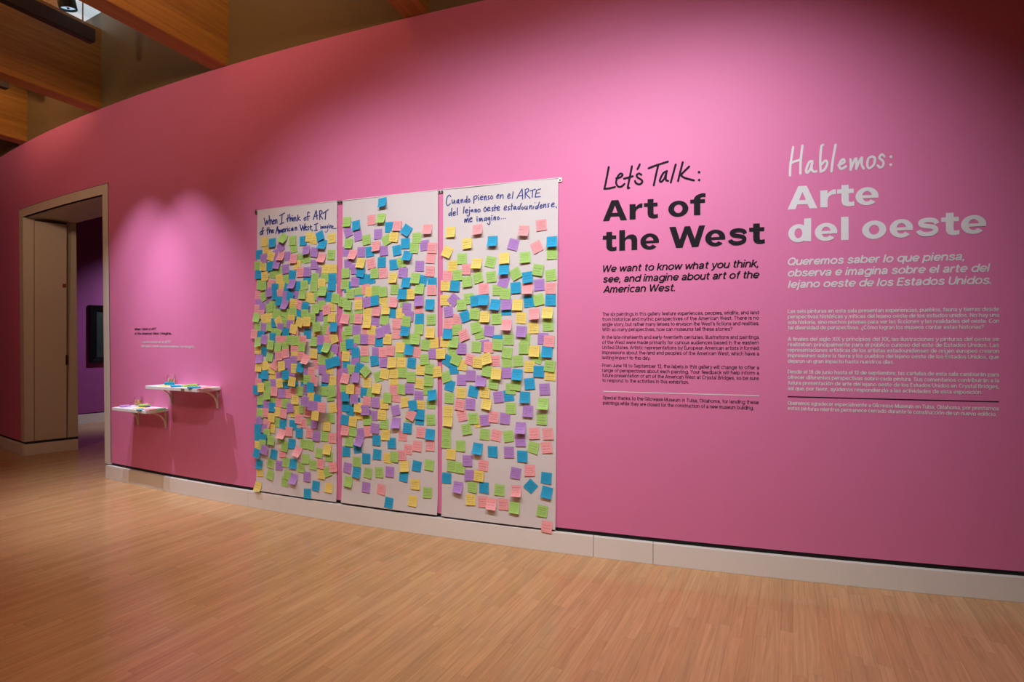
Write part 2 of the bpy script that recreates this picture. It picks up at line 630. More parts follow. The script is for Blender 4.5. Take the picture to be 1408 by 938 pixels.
JD = Vector((0.24, 0.245, 0)) * EYE       # depth direction of the passage


def jl(th, z):
    return wp(th, z, 0.0)


mb = MB()
n = 1
# far jamb (the one seen), near jamb, head
mb.face([jl(DL_T, HEAD), jl(DL_B, REV), jl(DL_B, REV) + JD, jl(DL_T, HEAD) + JD])
mb.face([jl(DR_T, HEAD), jl(DR_T, HEAD) + JD, jl(DR_B, 0) + JD, jl(DR_B, 0)])
hd = [wp(DL_T + (DR_T - DL_T) * i / 14, HEAD, CO) for i in range(15)]
mb.grid([hd, [p + JD for p in hd]])
# thickness behind
back = 0.06
e = Vector((-0.75, 0.3, 0)).normalized() * back
mb.face([jl(DL_T, HEAD) + JD, jl(DL_B, REV) + JD, jl(DL_B, REV) + JD + e, jl(DL_T, HEAD) + JD + e])
struct(mb.build('trim_passage_lining', BEIGE))
# base of the passage with its black line
mb = MB()
a0 = wp(theta_of(31, RB), 0, TB)
nj0 = Vector((JD.y, -JD.x, 0)).normalized()
a1 = jl(DL_B, 0) + nj0 * TB
a2 = a1 + JD
inn = Vector((-0.75, 0.66, 0)) * 0.05
for p, q in ((a0, a1), (a1, a2)):
    mb.box8([p, q, q + inn, p + inn, p + Vector((0, 0, BTOP)), q + Vector((0, 0, BTOP)), q + inn + Vector((0, 0, BTOP)), p + inn + Vector((0, 0, BTOP))])
struct(mb.build('baseboard_passage', BASE))
mb = MB()
up = Vector((0, 0, 1))
p, q = jl(DL_B, 0), jl(DL_B, 0) + JD
sh = Vector((0.7, -0.7, 0)) * 0.004
mb.box8([p + sh + up * (BTOP - 0.01), q + sh + up * (BTOP - 0.01), q - sh * 3 + up * (BTOP - 0.01), p - sh * 3 + up * (BTOP - 0.01),
         p + sh + up * REV, q + sh + up * REV, q - sh * 3 + up * REV, p - sh * 3 + up * REV])
struct(mb.build('trim_passage_reveal', BLACK))


def jamb_pt(px, py):
    """photo point on the far jamb plane"""
    base = jl(DL_B, 0)
    nrm = Vector((JD.y, -JD.x, 0)).normalized()
    d = Vector(((px - CX0) / F, 1, (HZ - py) / F))
    o = Vector((0, 0, EYE))
    t = (base - o).dot(nrm) / d.dot(nrm)
    return o + d * t


nj = Vector((JD.y, -JD.x, 0)).normalized()
td = JD.normalized()
p0, p1 = jamb_pt(47.5, 303), jamb_pt(91.5, 306)
ztop = p0.z - 0.01
door = empty('door_1', (p0.x, p0.y, 0), 'flush beige concealed door leaf set into the passage side', 'door')
struct(door)
mb = MB()
q0, q1 = Vector((p0.x, p0.y, REV + 0.01)), Vector((p1.x, p1.y, REV + 0.01))
mb.box8([q0 + nj * 0.006, q1 + nj * 0.006, q1 + nj * 0.0004, q0 + nj * 0.0004] + [x + up * (ztop - REV - 0.01) for x in (q0 + nj * 0.006, q1 + nj * 0.006, q1 + nj * 0.0004, q0 + nj * 0.0004)])
mb.build('panel', BEIGE, door)
mb = MB()
for (c0, c1, z0, z1) in ((q0, q1, ztop + 0.002, ztop + 0.024), (q0 - td * 0.005, q0 - td * 0.001, REV, ztop), (q1 + td * 0.001, q1 + td * 0.007, REV, ztop)):
    c0, c1 = Vector((c0.x, c0.y, z0)), Vector((c1.x, c1.y, z0))
    mb.box8([c0 + nj * 0.003, c1 + nj * 0.003, c1 + nj * 0.0002, c0 + nj * 0.0002] + [x + up * (z1 - z0) for x in (c0 + nj * 0.003, c1 + nj * 0.003, c1 + nj * 0.0002, c0 + nj * 0.0002)])
mb.build('gap', DARK_GAP, door)
c = jamb_pt(91.8, 495)
mb = MB()
mb.box(c, td * 0.012, nj * 0.007, up * 0.065)
mb.build('latch', BLACK_M, door)
c = jamb_pt(88.4, 393)
mb = MB()
mb.box(c + nj * 0.006, td * 0.017, nj * 0.005, up * 0.026)
tag(mb.build('pull', plain('red_enamel', (0.28, 0.02, 0.015), 0.4), door), 'small dark red pull')
bevel(bpy.data.objects['pull'], 0.006)

# floor, ceiling, skylight, other walls
mb = MB()
mb.box((-2, 4, -0.05), (13, 0, 0), (0, 13, 0), (0, 0, 0.05))
o = struct(mb.build('floor', FLOOR))
mb = MB()
mb.box((-2, 4, CEIL + 0.05), (13, 0, 0), (0, 13, 0), (0, 0, 0.05))
struct(mb.build('ceiling', PLANK))
mb = MB()
band(mb, TH0, TH1, CEIL - 0.03, CEIL - 0.005, 0.01, 0.22, 60)
struct(mb.build('window_1', SKYL))


def wall_between(name, a, b, h, mat, th=0.12, z0=0.0):
    a, b = Vector((*a, z0)), Vector((*b, z0))
    nrm = Vector(((b - a).y, -(b - a).x, 0)).normalized() * th
    m_ = MB()
    m_.box8([a, b, b + nrm, a + nrm] + [x + up * (h - z0) for x in (a, b, b + nrm, a + nrm)])
    return struct(m_.build(name, mat))


eL, eR = wp(TH0, 0), wp(TH1, 0)
wall_between('wall_left', (eL.x, eL.y + 0.3), (eL.x, -6), CEIL, PINK, -0.12)
wall_between('wall_back', (eL.x, -6), (eR.x, -6), CEIL, WHITE_WALL, 0.12)
wall_between('wall_right', (eR.x, -6), (eR.x, eR.y + 0.3), CEIL, WHITE_WALL, 0.12)
# the purple gallery beyond the doorway
PA, PB = Vector((-5.008, 5.88, 0)) * EYE, Vector((-4.848, 6.06, 0)) * EYE
pd = (PB - PA).normalized()
PS, PE = PA - pd * 0.75, PA + pd * 6.0
PH = 3.75
mb = MB()
pn = Vector((pd.y, -pd.x, 0))
for z0, z1, t0, mt in ((0.16 + 0.018, PH, 0.0, 0),):
    mb.box8([PS + up * z0, PE + up * z0, PE - pn * 0.1 + up * z0, PS - pn * 0.1 + up * z0] + [x + up * z1 for x in (PS, PE, PE - pn * 0.1, PS - pn * 0.1)])
struct(mb.build('wall_beyond', PURPLE))
mb = MB()
mb.box8([PS + pn * 0.015, PE + pn * 0.015, PE - pn * 0.1, PS - pn * 0.1] + [x + up * 0.16 for x in (PS + pn * 0.015, PE + pn * 0.015, PE - pn * 0.1, PS - pn * 0.1)])
struct(mb.build('baseboard_beyond', BASE))
mb = MB()
mb.box8([PS - pn * 0.012 + up * 0.16, PE - pn * 0.012 + up * 0.16, PE - pn * 0.1 + up * 0.16, PS - pn * 0.1 + up * 0.16] + [x + up * 0.18 for x in (PS - pn * 0.012, PE - pn * 0.012, PE - pn * 0.1, PS - pn * 0.1)])
struct(mb.build('trim_beyond_reveal', BLACK))
PC = PE + pn * 4.5
wall_between('wall_beyond_end', PE.to_2d(), PC.to_2d(), PH, PURPLE, -0.1)
wall_between('wall_beyond_side', PC.to_2d(), (-0.6, 5.1), PH, PURPLE, -0.1)
mb = MB()
mb.face([Vector((p_.x, p_.y, PH)) for p_ in (PS - pd * 0.3 - pn * 0.2, PE - pn * 0.2, PC, Vector((-0.6, 5.0, 0)), wp(theta_of(300), 0, -DEP), wp(theta_of(150), 0, -DEP), wp(theta_of(20), 0, -DEP))])
struct(mb.build('ceiling_beyond', WHITE_WALL))

# ------------------------------------------------------------------ timber beams
BD = Vector((-math.sin(math.radians(22.6)), -math.cos(math.radians(22.6)), 0))    # into the room
BN = Vector((-BD.y, BD.x, 0))
if BN.x < 0:
    BN = -BN
from mathutils import Matrix
BEAMTOP = EYE * (1 + 2.225)


def wall_hit(p):
    """move p along -BD / BD until it meets the wall face"""
    lo, hi = -3.0, 3.0
    f_ = lambda t: math.hypot((p + BD * t).x - WCX, (p + BD * t).y - WCY) - RW
    for _ in range(50):
        m_ = (lo + hi) / 2
        if f_(m_) > 0:
            hi = m_
        else:
            lo = m_
    return p + BD * hi


BEAMS = [((29, 198.9), (37, 194.0), 'laminated timber ceiling beam farthest from the lettering, cut by the picture edge'),
         ((125, 153.9), (138.6, 148.0), 'laminated timber ceiling beam over the doorway, a dark light bar crossing its face'),
         ((289, 97), (313, 88), 'laminated timber ceiling beam between the doorway and the paper sheets'),
         ((551, 27), (589.5, 18.6), 'laminated timber ceiling beam meeting the wall above the middle paper sheet')]
wid = []
anch = []
for (a, b, lab) in BEAMS:
    A, B = wp(theta_of(a[0]), TOPZ), wp(theta_of(b[0]), TOPZ)
    anch.append((A, B, lab))
ext = (anch[3][1] - anch[2][1])
spc = ext.dot(BN)
c_last = anch[3][1]
for k in (1, 2):
    B = wall_hit(c_last + BN * spc * k + BD * 0.3)
    A = wall_hit(B - BN * 0.2)
    anch.append((A, B, ('laminated timber ceiling beam beyond the middle sheet, out of frame above the black lettering', 'laminated timber ceiling beam out of frame above the white lettering')[k - 1]))
for A, B, lab in anch:
    w = 0.215
    B0 = Vector((B.x, B.y, 0))
    near = []
    M = Matrix(((BD.x, BN.x, 0, B.x), (BD.y, BN.y, 0, B.y), (0, 0, 1, TOPZ + 0.012), (0, 0, 0, 1)))
    m_ = MB()
    Bc = B - BD * 0.35
    Ac = Bc - BN * w
    Lb = 11.0
    lo_, hi_ = TOPZ + 0.004, BEAMTOP
    pts = [Ac, Bc, Bc + BD * Lb, Ac + BD * Lb]
    m_.box8([Vector((p_.x, p_.y, lo_)) for p_ in pts] + [Vector((p_.x, p_.y, hi_)) for p_ in pts])
    o = m_.build('ceiling_beam', BEAM, matrix=M)
    tag(o, lab, 'beam', 'timber ceiling beams', 'structure')
    bevel(o, 0.014)

# ------------------------------------------------------------------ light bars and spot lamp
TB_ = 1.85 * EYE


def light_bar(px, py, label, length=5.0):
    """px, py: near-wall end of the bar's underside edge facing the camera"""
    y = F * TB_ / (HZ - py)
    P = Vector(((px - CX0) / F * y, y, EYE + TB_))
    t = empty('track_light_bar', P, label, 'light', 'track light bars')
    h, w = 0.125, 0.075
    m_ = MB()
    a, b = P, P + BD * length
    m_.box8([a + up * 0.004, b + up * 0.004, b - BN * w + up * 0.004, a - BN * w + up * 0.004, a + up * h, b + up * h, b - BN * w + up * h, a - BN * w + up * h])
    bevel(m_.build('housing', BRONZE, t), 0.004)
    m_ = MB()
    a, b = P - BN * 0.006 + BD * 0.01, P + BD * (length - 0.01) - BN * 0.006
    m_.box8([a - up * 0.004, b - up * 0.004, b - BN * (w - 0.012) - up * 0.004, a - BN * (w - 0.012) - up * 0.004, a + up * 0.004, b + up * 0.004, b - BN * (w - 0.012) + up * 0.004, a - BN * (w - 0.012) + up * 0.004])
    m_.build('channel', BLACK_M, t)
    return t, P


b1, P1 = light_bar(131.5, 58.6, 'dark bronze track light bar hanging between the two timber beams beside the doorway')
b2, P2 = light_bar(13.1, 122.5, 'dark bronze track light bar, only its end showing under the far timber beam')
# hanging rods
for t, P in ((b1, P1), (b2, P2)):
    m_ = MB()
    c = P + BD * 0.085 - BN * 0.037
    m_.tube([c + up * 0.12, c + up * (CEIL - P.z)], 0.0055, 8)
    m_.build('hanger_rod', WHITE_P, t)
# spot lamp seen end-on at the picture's top edge
y = F * 1.97 * EYE / (HZ - 12.5)
LP = Vector(((94.0 - CX0) / F * y, y, EYE + 1.97 * EYE))
ax = Vector((-0.10, -0.20, 1)).normalized()
rl = 10.2 / F * y
t = empty('spot_lamp', LP, 'black cylindrical spot lamp with a glowing bluish lens above the light bar', 'lamp')
m_ = MB()
m_.lathe(LP, [(rl * 0.86, 0.02), (rl * 0.9, -0.004), (rl, 0.0), (rl, 0.30), (rl * 0.9, 0.33), (0.0, 0.33)], 32, ax)
m_.build('housing', BLACK_M, t, smooth=False)
m_ = MB()
m_.lathe(LP, [(0.0, 0.012), (rl * 0.3, 0.010), (rl * 0.86, 0.016)], 32, ax)
m_.build('lens', LENS, t)
m_ = MB()
m_.lathe(LP, [(0.0, 0.0), (rl * 0.14, 0.002), (rl * 0.16, 0.012)], 16, ax)
m_.build('reflector_cap', BRONZE, t)
m_ = MB()
k0 = LP + ax * 0.33
m_.tube([k0, k0 + up * 0.12, Vector((k0.x, k0.y, CEIL))], 0.012, 8)
m_.build('stem', BLACK_M, t)

# ------------------------------------------------------------------ framed painting in the gallery beyond
d0 = Vector(((121.5 - CX0) / F, 1, 0))
# intersection of view ray with the purple wall
tt = (PA).dot(pn) / d0.dot(pn)
Q = d0 * tt
zt_, zb_ = EYE + (HZ - 419.5) * Q.y / F, EYE + (HZ - 499.5) * Q.y / F
hh = zt_ - zb_
pic = empty('framed_painting', Q + pn * 0.03 + pd * 0.65 + up * (zt_ + zb_) / 2, 'dark framed landscape painting on the purple wall beyond the doorway', 'painting')
PW_ = 1.35
prof = [(0.0, 0.0), (0.0, 0.05), (0.02, 0.075), (0.05, 0.07), (0.07, 0.05), (0.10, 0.045), (0.115, 0.02)]
m_ = MB()
rings = []
for ins, dep in prof:
    c0 = Q + pd * ins + pn * dep
    c1 = Q + pd * (PW_ - ins) + pn * dep
    rings.append([Vector((c0.x, c0.y, zb_ + ins)), Vector((c1.x, c1.y, zb_ + ins)), Vector((c1.x, c1.y, zt_ - ins)), Vector((c0.x, c0.y, zt_ - ins))])
for r0, r1 in zip(rings, rings[1:]):
    for k in range(4):
        m_.face([r0[k], r0[(k + 1) % 4], r1[(k + 1) % 4], r1[k]])
m_.build('frame', plain('black_lacquer', (0.006, 0.006, 0.009), 0.25, 0.1, 10), pic)
cm, nt, bs = new_mat('dark_landscape_canvas')
tc = N(nt, 'ShaderNodeTexCoord')
no = N(nt, 'ShaderNodeTexNoise')
no.inputs['Scale'].default_value = 5
no.inputs['Detail'].default_value = 8
L(nt, tc.outputs['Object'], no.inputs['Vector'])
L(nt, mixc(nt, no.outputs['Fac'], (0.004, 0.012, 0.014), (0.03, 0.065, 0.05)), bs.inputs['Base Color'])
m_ = MB()
r = rings[-1]
m_.face(r)
m_.build('canvas', cm, pic)

# ------------------------------------------------------------------ wall lettering
def smooth_path(pts, sub=4):
    if len(pts) < 3:
        return [Vector(p_) for p_ in pts]
    P_ = [Vector(p_) for p_ in pts]
    P_ = [P_[0] * 2 - P_[1]] + P_ + [P_[-1] * 2 - P_[-2]]
    out = []
    for i in range(1, len(P_) - 2):
        a, b, c, d = P_[i - 1:i + 3]
        for k in range(sub):
            t = k / sub
            out.append(0.5 * ((2 * b) + (c - a) * t + (2 * a - 5 * b + 4 * c - d) * t * t + (3 * b - a - 3 * c + d) * t ** 3))
    out.append(P_[-2])
    return out


def ribbon2d(pts, w, sub=4):
    """pen stroke: list of quads and round ends in 2D"""
    p_ = smooth_path([(*q, 0) for q in pts], sub)
    out = []
    lft, rgt = [], []
    for i, q in enumerate(p_):
        d = (p_[min(i + 1, len(p_) - 1)] - p_[max(i - 1, 0)])
        if d.length < 1e-6:
            d = Vector((1, 0, 0))
        d.normalize()
        nn = Vector((-d.y, d.x, 0)) * w / 2
        lft.append(q + nn)
        rgt.append(q - nn)
    for i in range(len(p_) - 1):
        out.append([lft[i], lft[i + 1], rgt[i + 1], rgt[i]])
    for q in (p_[0], p_[-1]):
        out.append([q + Vector((math.cos(a), math.sin(a), 0)) * w * 0.5 for a in [2 * math.pi * k / 10 for k in range(10)]])
    return out


def _el(cx, rx, a0, a1, cy=.375, ry=.305, n=14):
    return [(cx + rx * math.cos(math.radians(a0 + (a1 - a0) * i / n)), cy + ry * math.sin(math.radians(a0 + (a1 - a0) * i / n))) for i in range(n + 1)]


_ARCH = [(.07, .42), (.12, .58), (.22, .67), (.34, .685), (.48, .62), (.55, .46), (.55, .3), (.55, 0)]
_DOT = [(0, .90), (0, 1.04)]


def _dot(x, y=.88):
    return [(x, y), (x, y + .15)]


# wide grotesque drawn as pen strokes: glyph -> (advance, strokes); cap height 1
SF = {
    'a': (.66, [[(.09, .52), (.15, .64), (.31, .685), (.46, .63), (.52, .48), (.52, .3), (.52, 0)], [(.52, .41), (.32, .375), (.14, .31), (.09, .2), (.15, .09), (.29, .065), (.45, .14), (.52, .27)]]),
    'b': (.73, [[(.07, 0), (.07, 1)], _el(.36, .29, 0, 360)]), 'c': (.64, [_el(.36, .29, 48, 312)]), 'd': (.74, [_el(.36, .29, 0, 360), [(.65, 0), (.65, 1)]]),
    'e': (.71, [_el(.36, .29, 4, 318), [(.09, .36), (.65, .36)]]), 'f': (.40, [[(.39, .935), (.28, .93), (.21, .84), (.2, .7), (.2, .4), (.2, 0)], [(.04, .68), (.38, .68)]]),
    'g': (.74, [_el(.36, .29, 0, 360), [(.65, .75), (.65, .3), (.645, 0), (.58, -.15), (.4, -.21), (.2, -.18), (.1, -.1)]]), 'h': (.66, [[(.07, 0), (.07, 1)], _ARCH]),
    'i': (.22, [[(.08, 0), (.08, .75)], _dot(.08)]), 'j': (.24, [[(.1, .75), (.1, .3), (.1, -.05), (.06, -.18), (-.05, -.2)], _dot(.1)]), 'k': (.60, [[(.07, 0), (.07, 1)], [(.52, .75), (.1, .32)], [(.22, .44), (.55, 0)]]),
    'l': (.22, [[(.08, 0), (.08, 1)]]), 'm': (.96, [[(.07, 0), (.07, .75)], [(.07, .45), (.12, .6), (.24, .685), (.37, .65), (.44, .5), (.45, .3), (.45, 0)], [(.45, .45), (.5, .6), (.62, .685), (.75, .65), (.82, .5), (.83, .3), (.83, 0)]]),
    'n': (.66, [[(.07, 0), (.07, .75)], _ARCH]), 'o': (.74, [_el(.36, .29, 0, 360)]), 'p': (.73, [[(.07, -.25), (.07, .75)], _el(.36, .29, 0, 360)]), 'q': (.74, [_el(.36, .29, 0, 360), [(.65, -.25), (.65, .75)]]),
    'r': (.42, [[(.07, 0), (.07, .75)], [(.07, .4), (.12, .57), (.22, .66), (.38, .68)]]),
    's': (.61, [[(.52, .53), (.44, .64), (.29, .69), (.14, .64), (.1, .53), (.18, .43), (.38, .36), (.51, .28), (.53, .18), (.44, .085), (.29, .06), (.13, .11), (.07, .22)]]),
    't': (.45, [[(.2, .95), (.2, .5), (.2, .2), (.25, .09), (.41, .08)], [(.03, .68), (.4, .68)]]), 'u': (.64, [[(.07, .75), (.07, .45), (.08, .24), (.17, .1), (.32, .065), (.47, .15), (.55, .33)], [(.55, 0), (.55, .75)]]),
    'v': (.60, [[(.03, .75), (.3, .02)], [(.57, .75), (.3, .02)]]), 'w': (.90, [[(.03, .75), (.23, .02)], [(.43, .73), (.23, .02)], [(.43, .73), (.64, .02)], [(.84, .75), (.64, .02)]]),
    'x': (.60, [[(.04, .75), (.56, 0)], [(.56, .75), (.04, 0)]]), 'y': (.60, [[(.03, .75), (.31, .02)], [(.57, .75), (.34, .1), (.25, -.12), (.15, -.2), (.05, -.2)]]), 'z': (.55, [[(.06, .68), (.48, .68)], [(.48, .68), (.06, .07)], [(.05, .07), (.5, .07)]]),
    'A': (.78, [[(.03, 0), (.38, .97)], [(.73, 0), (.38, .97)], [(.15, .29), (.61, .29)]]), 'B': (.72, [[(.08, 0), (.08, 1)], [(.08, .93), (.38, .93), (.55, .86), (.55, .62), (.38, .53), (.08, .53)], [(.08, .53), (.42, .52), (.62, .42), (.6, .14), (.42, .07), (.08, .07)]]),
    'C': (.80, [_el(.41, .35, 45, 315, .5, .43)]), 'D': (.78, [[(.08, 0), (.08, 1)], [(.08, .93), (.32, .93), (.56, .85), (.68, .62), (.68, .38), (.56, .15), (.32, .07), (.08, .07)]]),
    'E': (.66, [[(.08, 0), (.08, 1)], [(.08, .93), (.6, .93)], [(.08, .51), (.55, .51)], [(.08, .07), (.61, .07)]]), 'F': (.62, [[(.08, 0), (.08, 1)], [(.08, .93), (.58, .93)], [(.08, .5), (.53, .5)]]),
    'G': (.84, [_el(.41, .35, 45, 352, .5, .43), [(.42, .45), (.78, .45)]]), 'H': (.80, [[(.08, 0), (.08, 1)], [(.7, 0), (.7, 1)], [(.08, .52), (.7, .52)]]), 'I': (.24, [[(.09, 0), (.09, 1)]]),
    'J': (.58, [[(.46, 1), (.46, .6), (.46, .28), (.38, .11), (.24, .065), (.1, .13), (.06, .3)]]), 'L': (.58, [[(.08, 0), (.08, 1)], [(.08, .07), (.54, .07)]]), 'M': (.94, [[(.08, 0), (.08, 1)], [(.08, 1), (.46, .05)], [(.84, 1), (.46, .05)], [(.84, 0), (.84, 1)]]),
    'N': (.80, [[(.08, 0), (.08, 1)], [(.08, 1), (.7, 0)], [(.7, 0), (.7, 1)]]), 'O': (.86, [_el(.42, .36, 0, 360, .5, .43)]), 'P': (.70, [[(.08, 0), (.08, 1)], [(.08, .93), (.4, .93), (.6, .84), (.6, .54), (.4, .44), (.08, .44)]]),
    'Q': (.86, [_el(.42, .36, 0, 360, .5, .43), [(.5, .25), (.78, -.02)]]), 'R': (.74, [[(.08, 0), (.08, 1)], [(.08, .93), (.42, .93), (.61, .84), (.61, .56), (.42, .47), (.08, .47)], [(.4, .47), (.66, 0)]]),
    'S': (.74, [[(.63, .72), (.54, .88), (.36, .94), (.17, .87), (.12, .72), (.22, .58), (.46, .49), (.62, .4), (.65, .25), (.54, .1), (.35, .06), (.15, .12), (.07, .29)]]), 'T': (.70, [[(.03, .93), (.67, .93)], [(.35, 0), (.35, .93)]]),
    'U': (.78, [[(.08, 1), (.08, .6), (.09, .3), (.2, .11), (.38, .065), (.56, .11), (.67, .3), (.68, .6), (.68, 1)]]), 'W': (1.10, [[(.03, 1), (.28, .02)], [(.53, .97), (.28, .02)], [(.53, .97), (.79, .02)], [(1.04, 1), (.79, .02)]]),
    'X': (.76, [[(.05, 1), (.7, 0)], [(.7, 1), (.05, 0)]]), 'Y': (.74, [[(.03, 1), (.37, .42)], [(.71, 1), (.37, .42)], [(.37, 0), (.37, .42)]]),
    '1': (.46, [[(.06, .74), (.28, .94), (.28, .9)], [(.28, 0), (.28, 1)]]), '2': (.66, [[(.08, .68), (.15, .88), (.33, .94), (.52, .87), (.57, .7), (.48, .52), (.26, .3), (.07, .08)], [(.06, .07), (.6, .07)]]),
    '8': (.70, [_el(.34, .23, 0, 360, .72, .21), _el(.34, .27, 0, 360, .29, .225)]),
    '.': (.24, [[(.09, 0), (.09, .16)]]), ',': (.24, [[(.1, .15), (.1, .03), (.05, -.14)]]), '-': (.40, [[(.05, .38), (.34, .38)]]), '\u2019': (.22, [[(.1, 1), (.09, .88), (.05, .76)]]),
    '?': (.62, [[(.07, .7), (.13, .88), (.3, .94), (.48, .87), (.52, .7), (.42, .56), (.31, .46), (.29, .3)], [(.29, 0), (.29, .15)]]), '\u00bf': (.62, [[(.53, .04), (.47, -.14), (.3, -.2), (.12, -.13), (.08, .04), (.18, .18), (.29, .28), (.31, .44)], [(.31, .59), (.31, .74)]]),
    ' ': (.30, []),
}
for ch_, base_, ax_ in (('\u00e1', 'a', .32), ('\u00e9', 'e', .36), ('\u00f3', 'o', .36), ('\u00fa', 'u', .31), ('\u00ed', 'i', .09)):
    adv_, st_ = SF[base_]
    SF[ch_] = (adv_, (st_ if base_ != 'i' else st_[:1]) + [[(ax_ - .04, .83), (ax_ + .1, 1.03)]])


def text_line(mb, body, xl, xr, yb, cap, wt=0.13, shear=0.0, off=0.0016):
    """one printed line on the wall from photo column xl to xr; yb baseline row at xl, cap height in pixels, wt stroke weight"""
    x, strokes = 0.0, []
    for ch in body:
        adv, st = SF[ch]
        strokes += [[(x + a + shear * b, b) for a, b in s] for s in st]
        x += adv + 0.035
    x0, x1 = min(a for s in strokes for a, b in s) - wt / 2, max(a for s in strokes for a, b in s) + wt / 2
    (ta, za), (tb, _z) = pw(xl, yb), pw(xr, yb)
    H_ = cap / scale_at(xl)                        # metres of a capital
    wid_ = (tb - ta) * RW
    sx = wid_ / H_ / (x1 - x0)
    for ns, s in enumerate(strokes):
        for npol, poly in enumerate(ribbon2d([((a - x0) * sx, b) for a, b in s], wt, 1 if cap < 7 else 2)[:-2]):
            mb.face([wp(ta + q.x * H_ / RW, za + q.y * H_, off + 0.00003 * (ns % 4) + 0.00001 * (npol % 2)) for q in poly])


def dot2d(c, r):
    return [[Vector((c[0] + r * math.cos(a), c[1] + r * math.sin(a), 0)) for a in [2 * math.pi * k / 12 for k in range(12)]]]


def pen(mb, strokes, dots, ox, oy, sc, w, rdot, offf, sub=4, thin=None):
    """strokes in zoomed photo units -> wall"""
    for ns, st in enumerate(strokes):
        for npol, poly in enumerate(ribbon2d(st, w * (0.66 if thin and st[0][0] > thin else 1.0), sub)):
            pts = []
            for q in poly:
                th, z = pw(ox + q.x / sc, oy + q.y / sc)
                pts.append(wp(th, z, offf(th, z) + 0.00006 * (ns % 8) + 0.00001 * (npol % 3)))
            mb.face(pts)
    for d in dots:
        for poly in dot2d(d, rdot):
            pts = []
            for q in poly:
                th, z = pw(ox + q.x / sc, oy + q.y / sc)
                pts.append(wp(th, z, offf(th, z)))
            mb.face(pts)


def P(s):
    """'x,y x,y; x,y ...' -> list of strokes"""
    return [[tuple(float(c) for c in q.split(',')) for q in st.split()] for st in s.split(';') if st.strip()]


def arc(cx, cy, rx, ry, a0, a1, n=24):
    return [(cx + rx * math.cos(math.radians(a0 + (a1 - a0) * i / n)), cy + ry * math.sin(math.radians(a0 + (a1 - a0) * i / n))) for i in range(n + 1)]


def ring(cx, cy, rx, ry, ix, iy, a0=0, a1=360, n=32):
    o_, i_ = arc(cx, cy, rx, ry, a0, a1, n), arc(cx, cy, ix, iy, a0, a1, n)
    return [[o_[k], o_[k + 1], i_[k + 1], i_[k]] for k in range(n)]


def thick(path, w):
    return [[(q.x, q.y) for q in poly] for poly in ribbon2d(path, w, 5)[:-2]]


# wide heavy grotesque: glyph polygons, unit = cap height
GL = {
    'A': [[(0, 0), (.31, 0), (.585, .74), (.585, 1), (.42, 1)], [(1.17, 0), (.75, 1), (.585, 1), (.585, .74), (.86, 0)], [(.2, .2), (.97, .2), (.9, .385), (.27, .385)]],
    'r': [[(0, 0), (.29, 0), (.29, .745), (0, .745)], [(.29, .34), (.34, .46), (.45, .54), (.62, .55), (.62, .77), (.5, .76), (.38, .69), (.29, .6)]],
    't': [[(.17, .3), (.45, .3), (.45, .93), (.17, .93)], [(0, .56), (.64, .56), (.64, .75), (0, .75)],
          [(.17, .3), (.18, .16), (.24, .05), (.36, -.01), (.5, -.02), (.48, .18), (.455, .22), (.45, .3)], [(.5, -.02), (.66, .01), (.66, .2), (.55, .175), (.48, .18)]],
    'o': ring(.485, .375, .485, .395, .205, .205),
    'f': [[(.2, 0), (.5, 0), (.5, .76), (.2, .76)], [(.03, .56), (.72, .56), (.72, .74), (.03, .74)],
          [(.2, .76), (.5, .76), (.53, .81), (.44, .98), (.3, .92), (.23, .84)], [(.53, .81), (.6, .835), (.74, .825), (.74, 1.015), (.56, 1.02), (.44, .98)]],
    'h': [[(0, 0), (.28, 0), (.28, 1), (0, 1)], [(.59, 0), (.87, 0), (.87, .48), (.59, .44)],
          [(.28, .42), (.31, .5), (.37, .55), (.44, .56), (.56, .77), (.45, .74), (.36, .69), (.28, .61)], [(.44, .56), (.52, .55), (.57, .51), (.59, .44), (.87, .48), (.85, .6), (.79, .7), (.69, .76), (.56, .77)]],
    'e': ring(.445, .375, .445, .395, .185, .225, -4, 318) + [[(.17, .29), (.885, .29), (.885, .42), (.17, .42)]],
    'W': [[(0, 1), (.31, 1), (.63, 0), (.33, 0)], [(.74, 1), (1.0, 1), (.64, 0), (.36, 0)], [(.74, 1), (1.0, 1), (1.37, 0), (1.09, 0)], [(1.43, 1), (1.73, 1), (1.40, 0), (1.10, 0)]],
    's': thick([(.80, .50), (.74, .61), (.60, .665), (.42, .675), (.24, .64), (.17, .555), (.24, .465), (.44, .415), (.64, .37), (.745, .30), (.74, .19), (.62, .105), (.43, .075), (.24, .10), (.12, .18), (.09, .25)], .195),
    'd': ring(.42, .375, .42, .395, .16, .215) + [[(.66, 0), (.95, 0), (.95, 1), (.66, 1)]],
    'l': [[(0, 0), (.31, 0), (.31, 1), (0, 1)]],
}


def glyphs(mb, items, ox, oy, sc, off=0.0016):
    for ch, xl, xr, yb, H_ in items:
        polys = GL[ch]
        xs = [q[0] for p_ in polys for q in p_]
        a, b = min(xs), max(xs)
        for npol, p_ in enumerate(polys):
            pts = []
            for q in p_:
                fx = (q[0] - a) / (b - a)
                px = ox + (xl + (xr - xl) * fx) / sc
                th, z = pw(px, oy + (yb - (fx - .5) * 0.05 * (xr - xl) - q[1] * H_) / sc)
                pts.append(wp(th, z, off + 0.00002 * npol))
            mb.face(pts)


def outward(mb):
    """turn every face of a lettering mesh to the room"""
    for k, f_ in enumerate(mb.f):
        c = Vector(mb.v[f_[0]])
        nn = Vector((0, 0, 0))
        for i in range(len(f_)):
            nn += (Vector(mb.v[f_[i]]) - c).cross(Vector(mb.v[f_[(i + 1) % len(f_)]]) - c)
        if nn.dot(c - Vector((WCX, WCY, c.z))) < 0:
            mb.f[k] = f_[::-1]


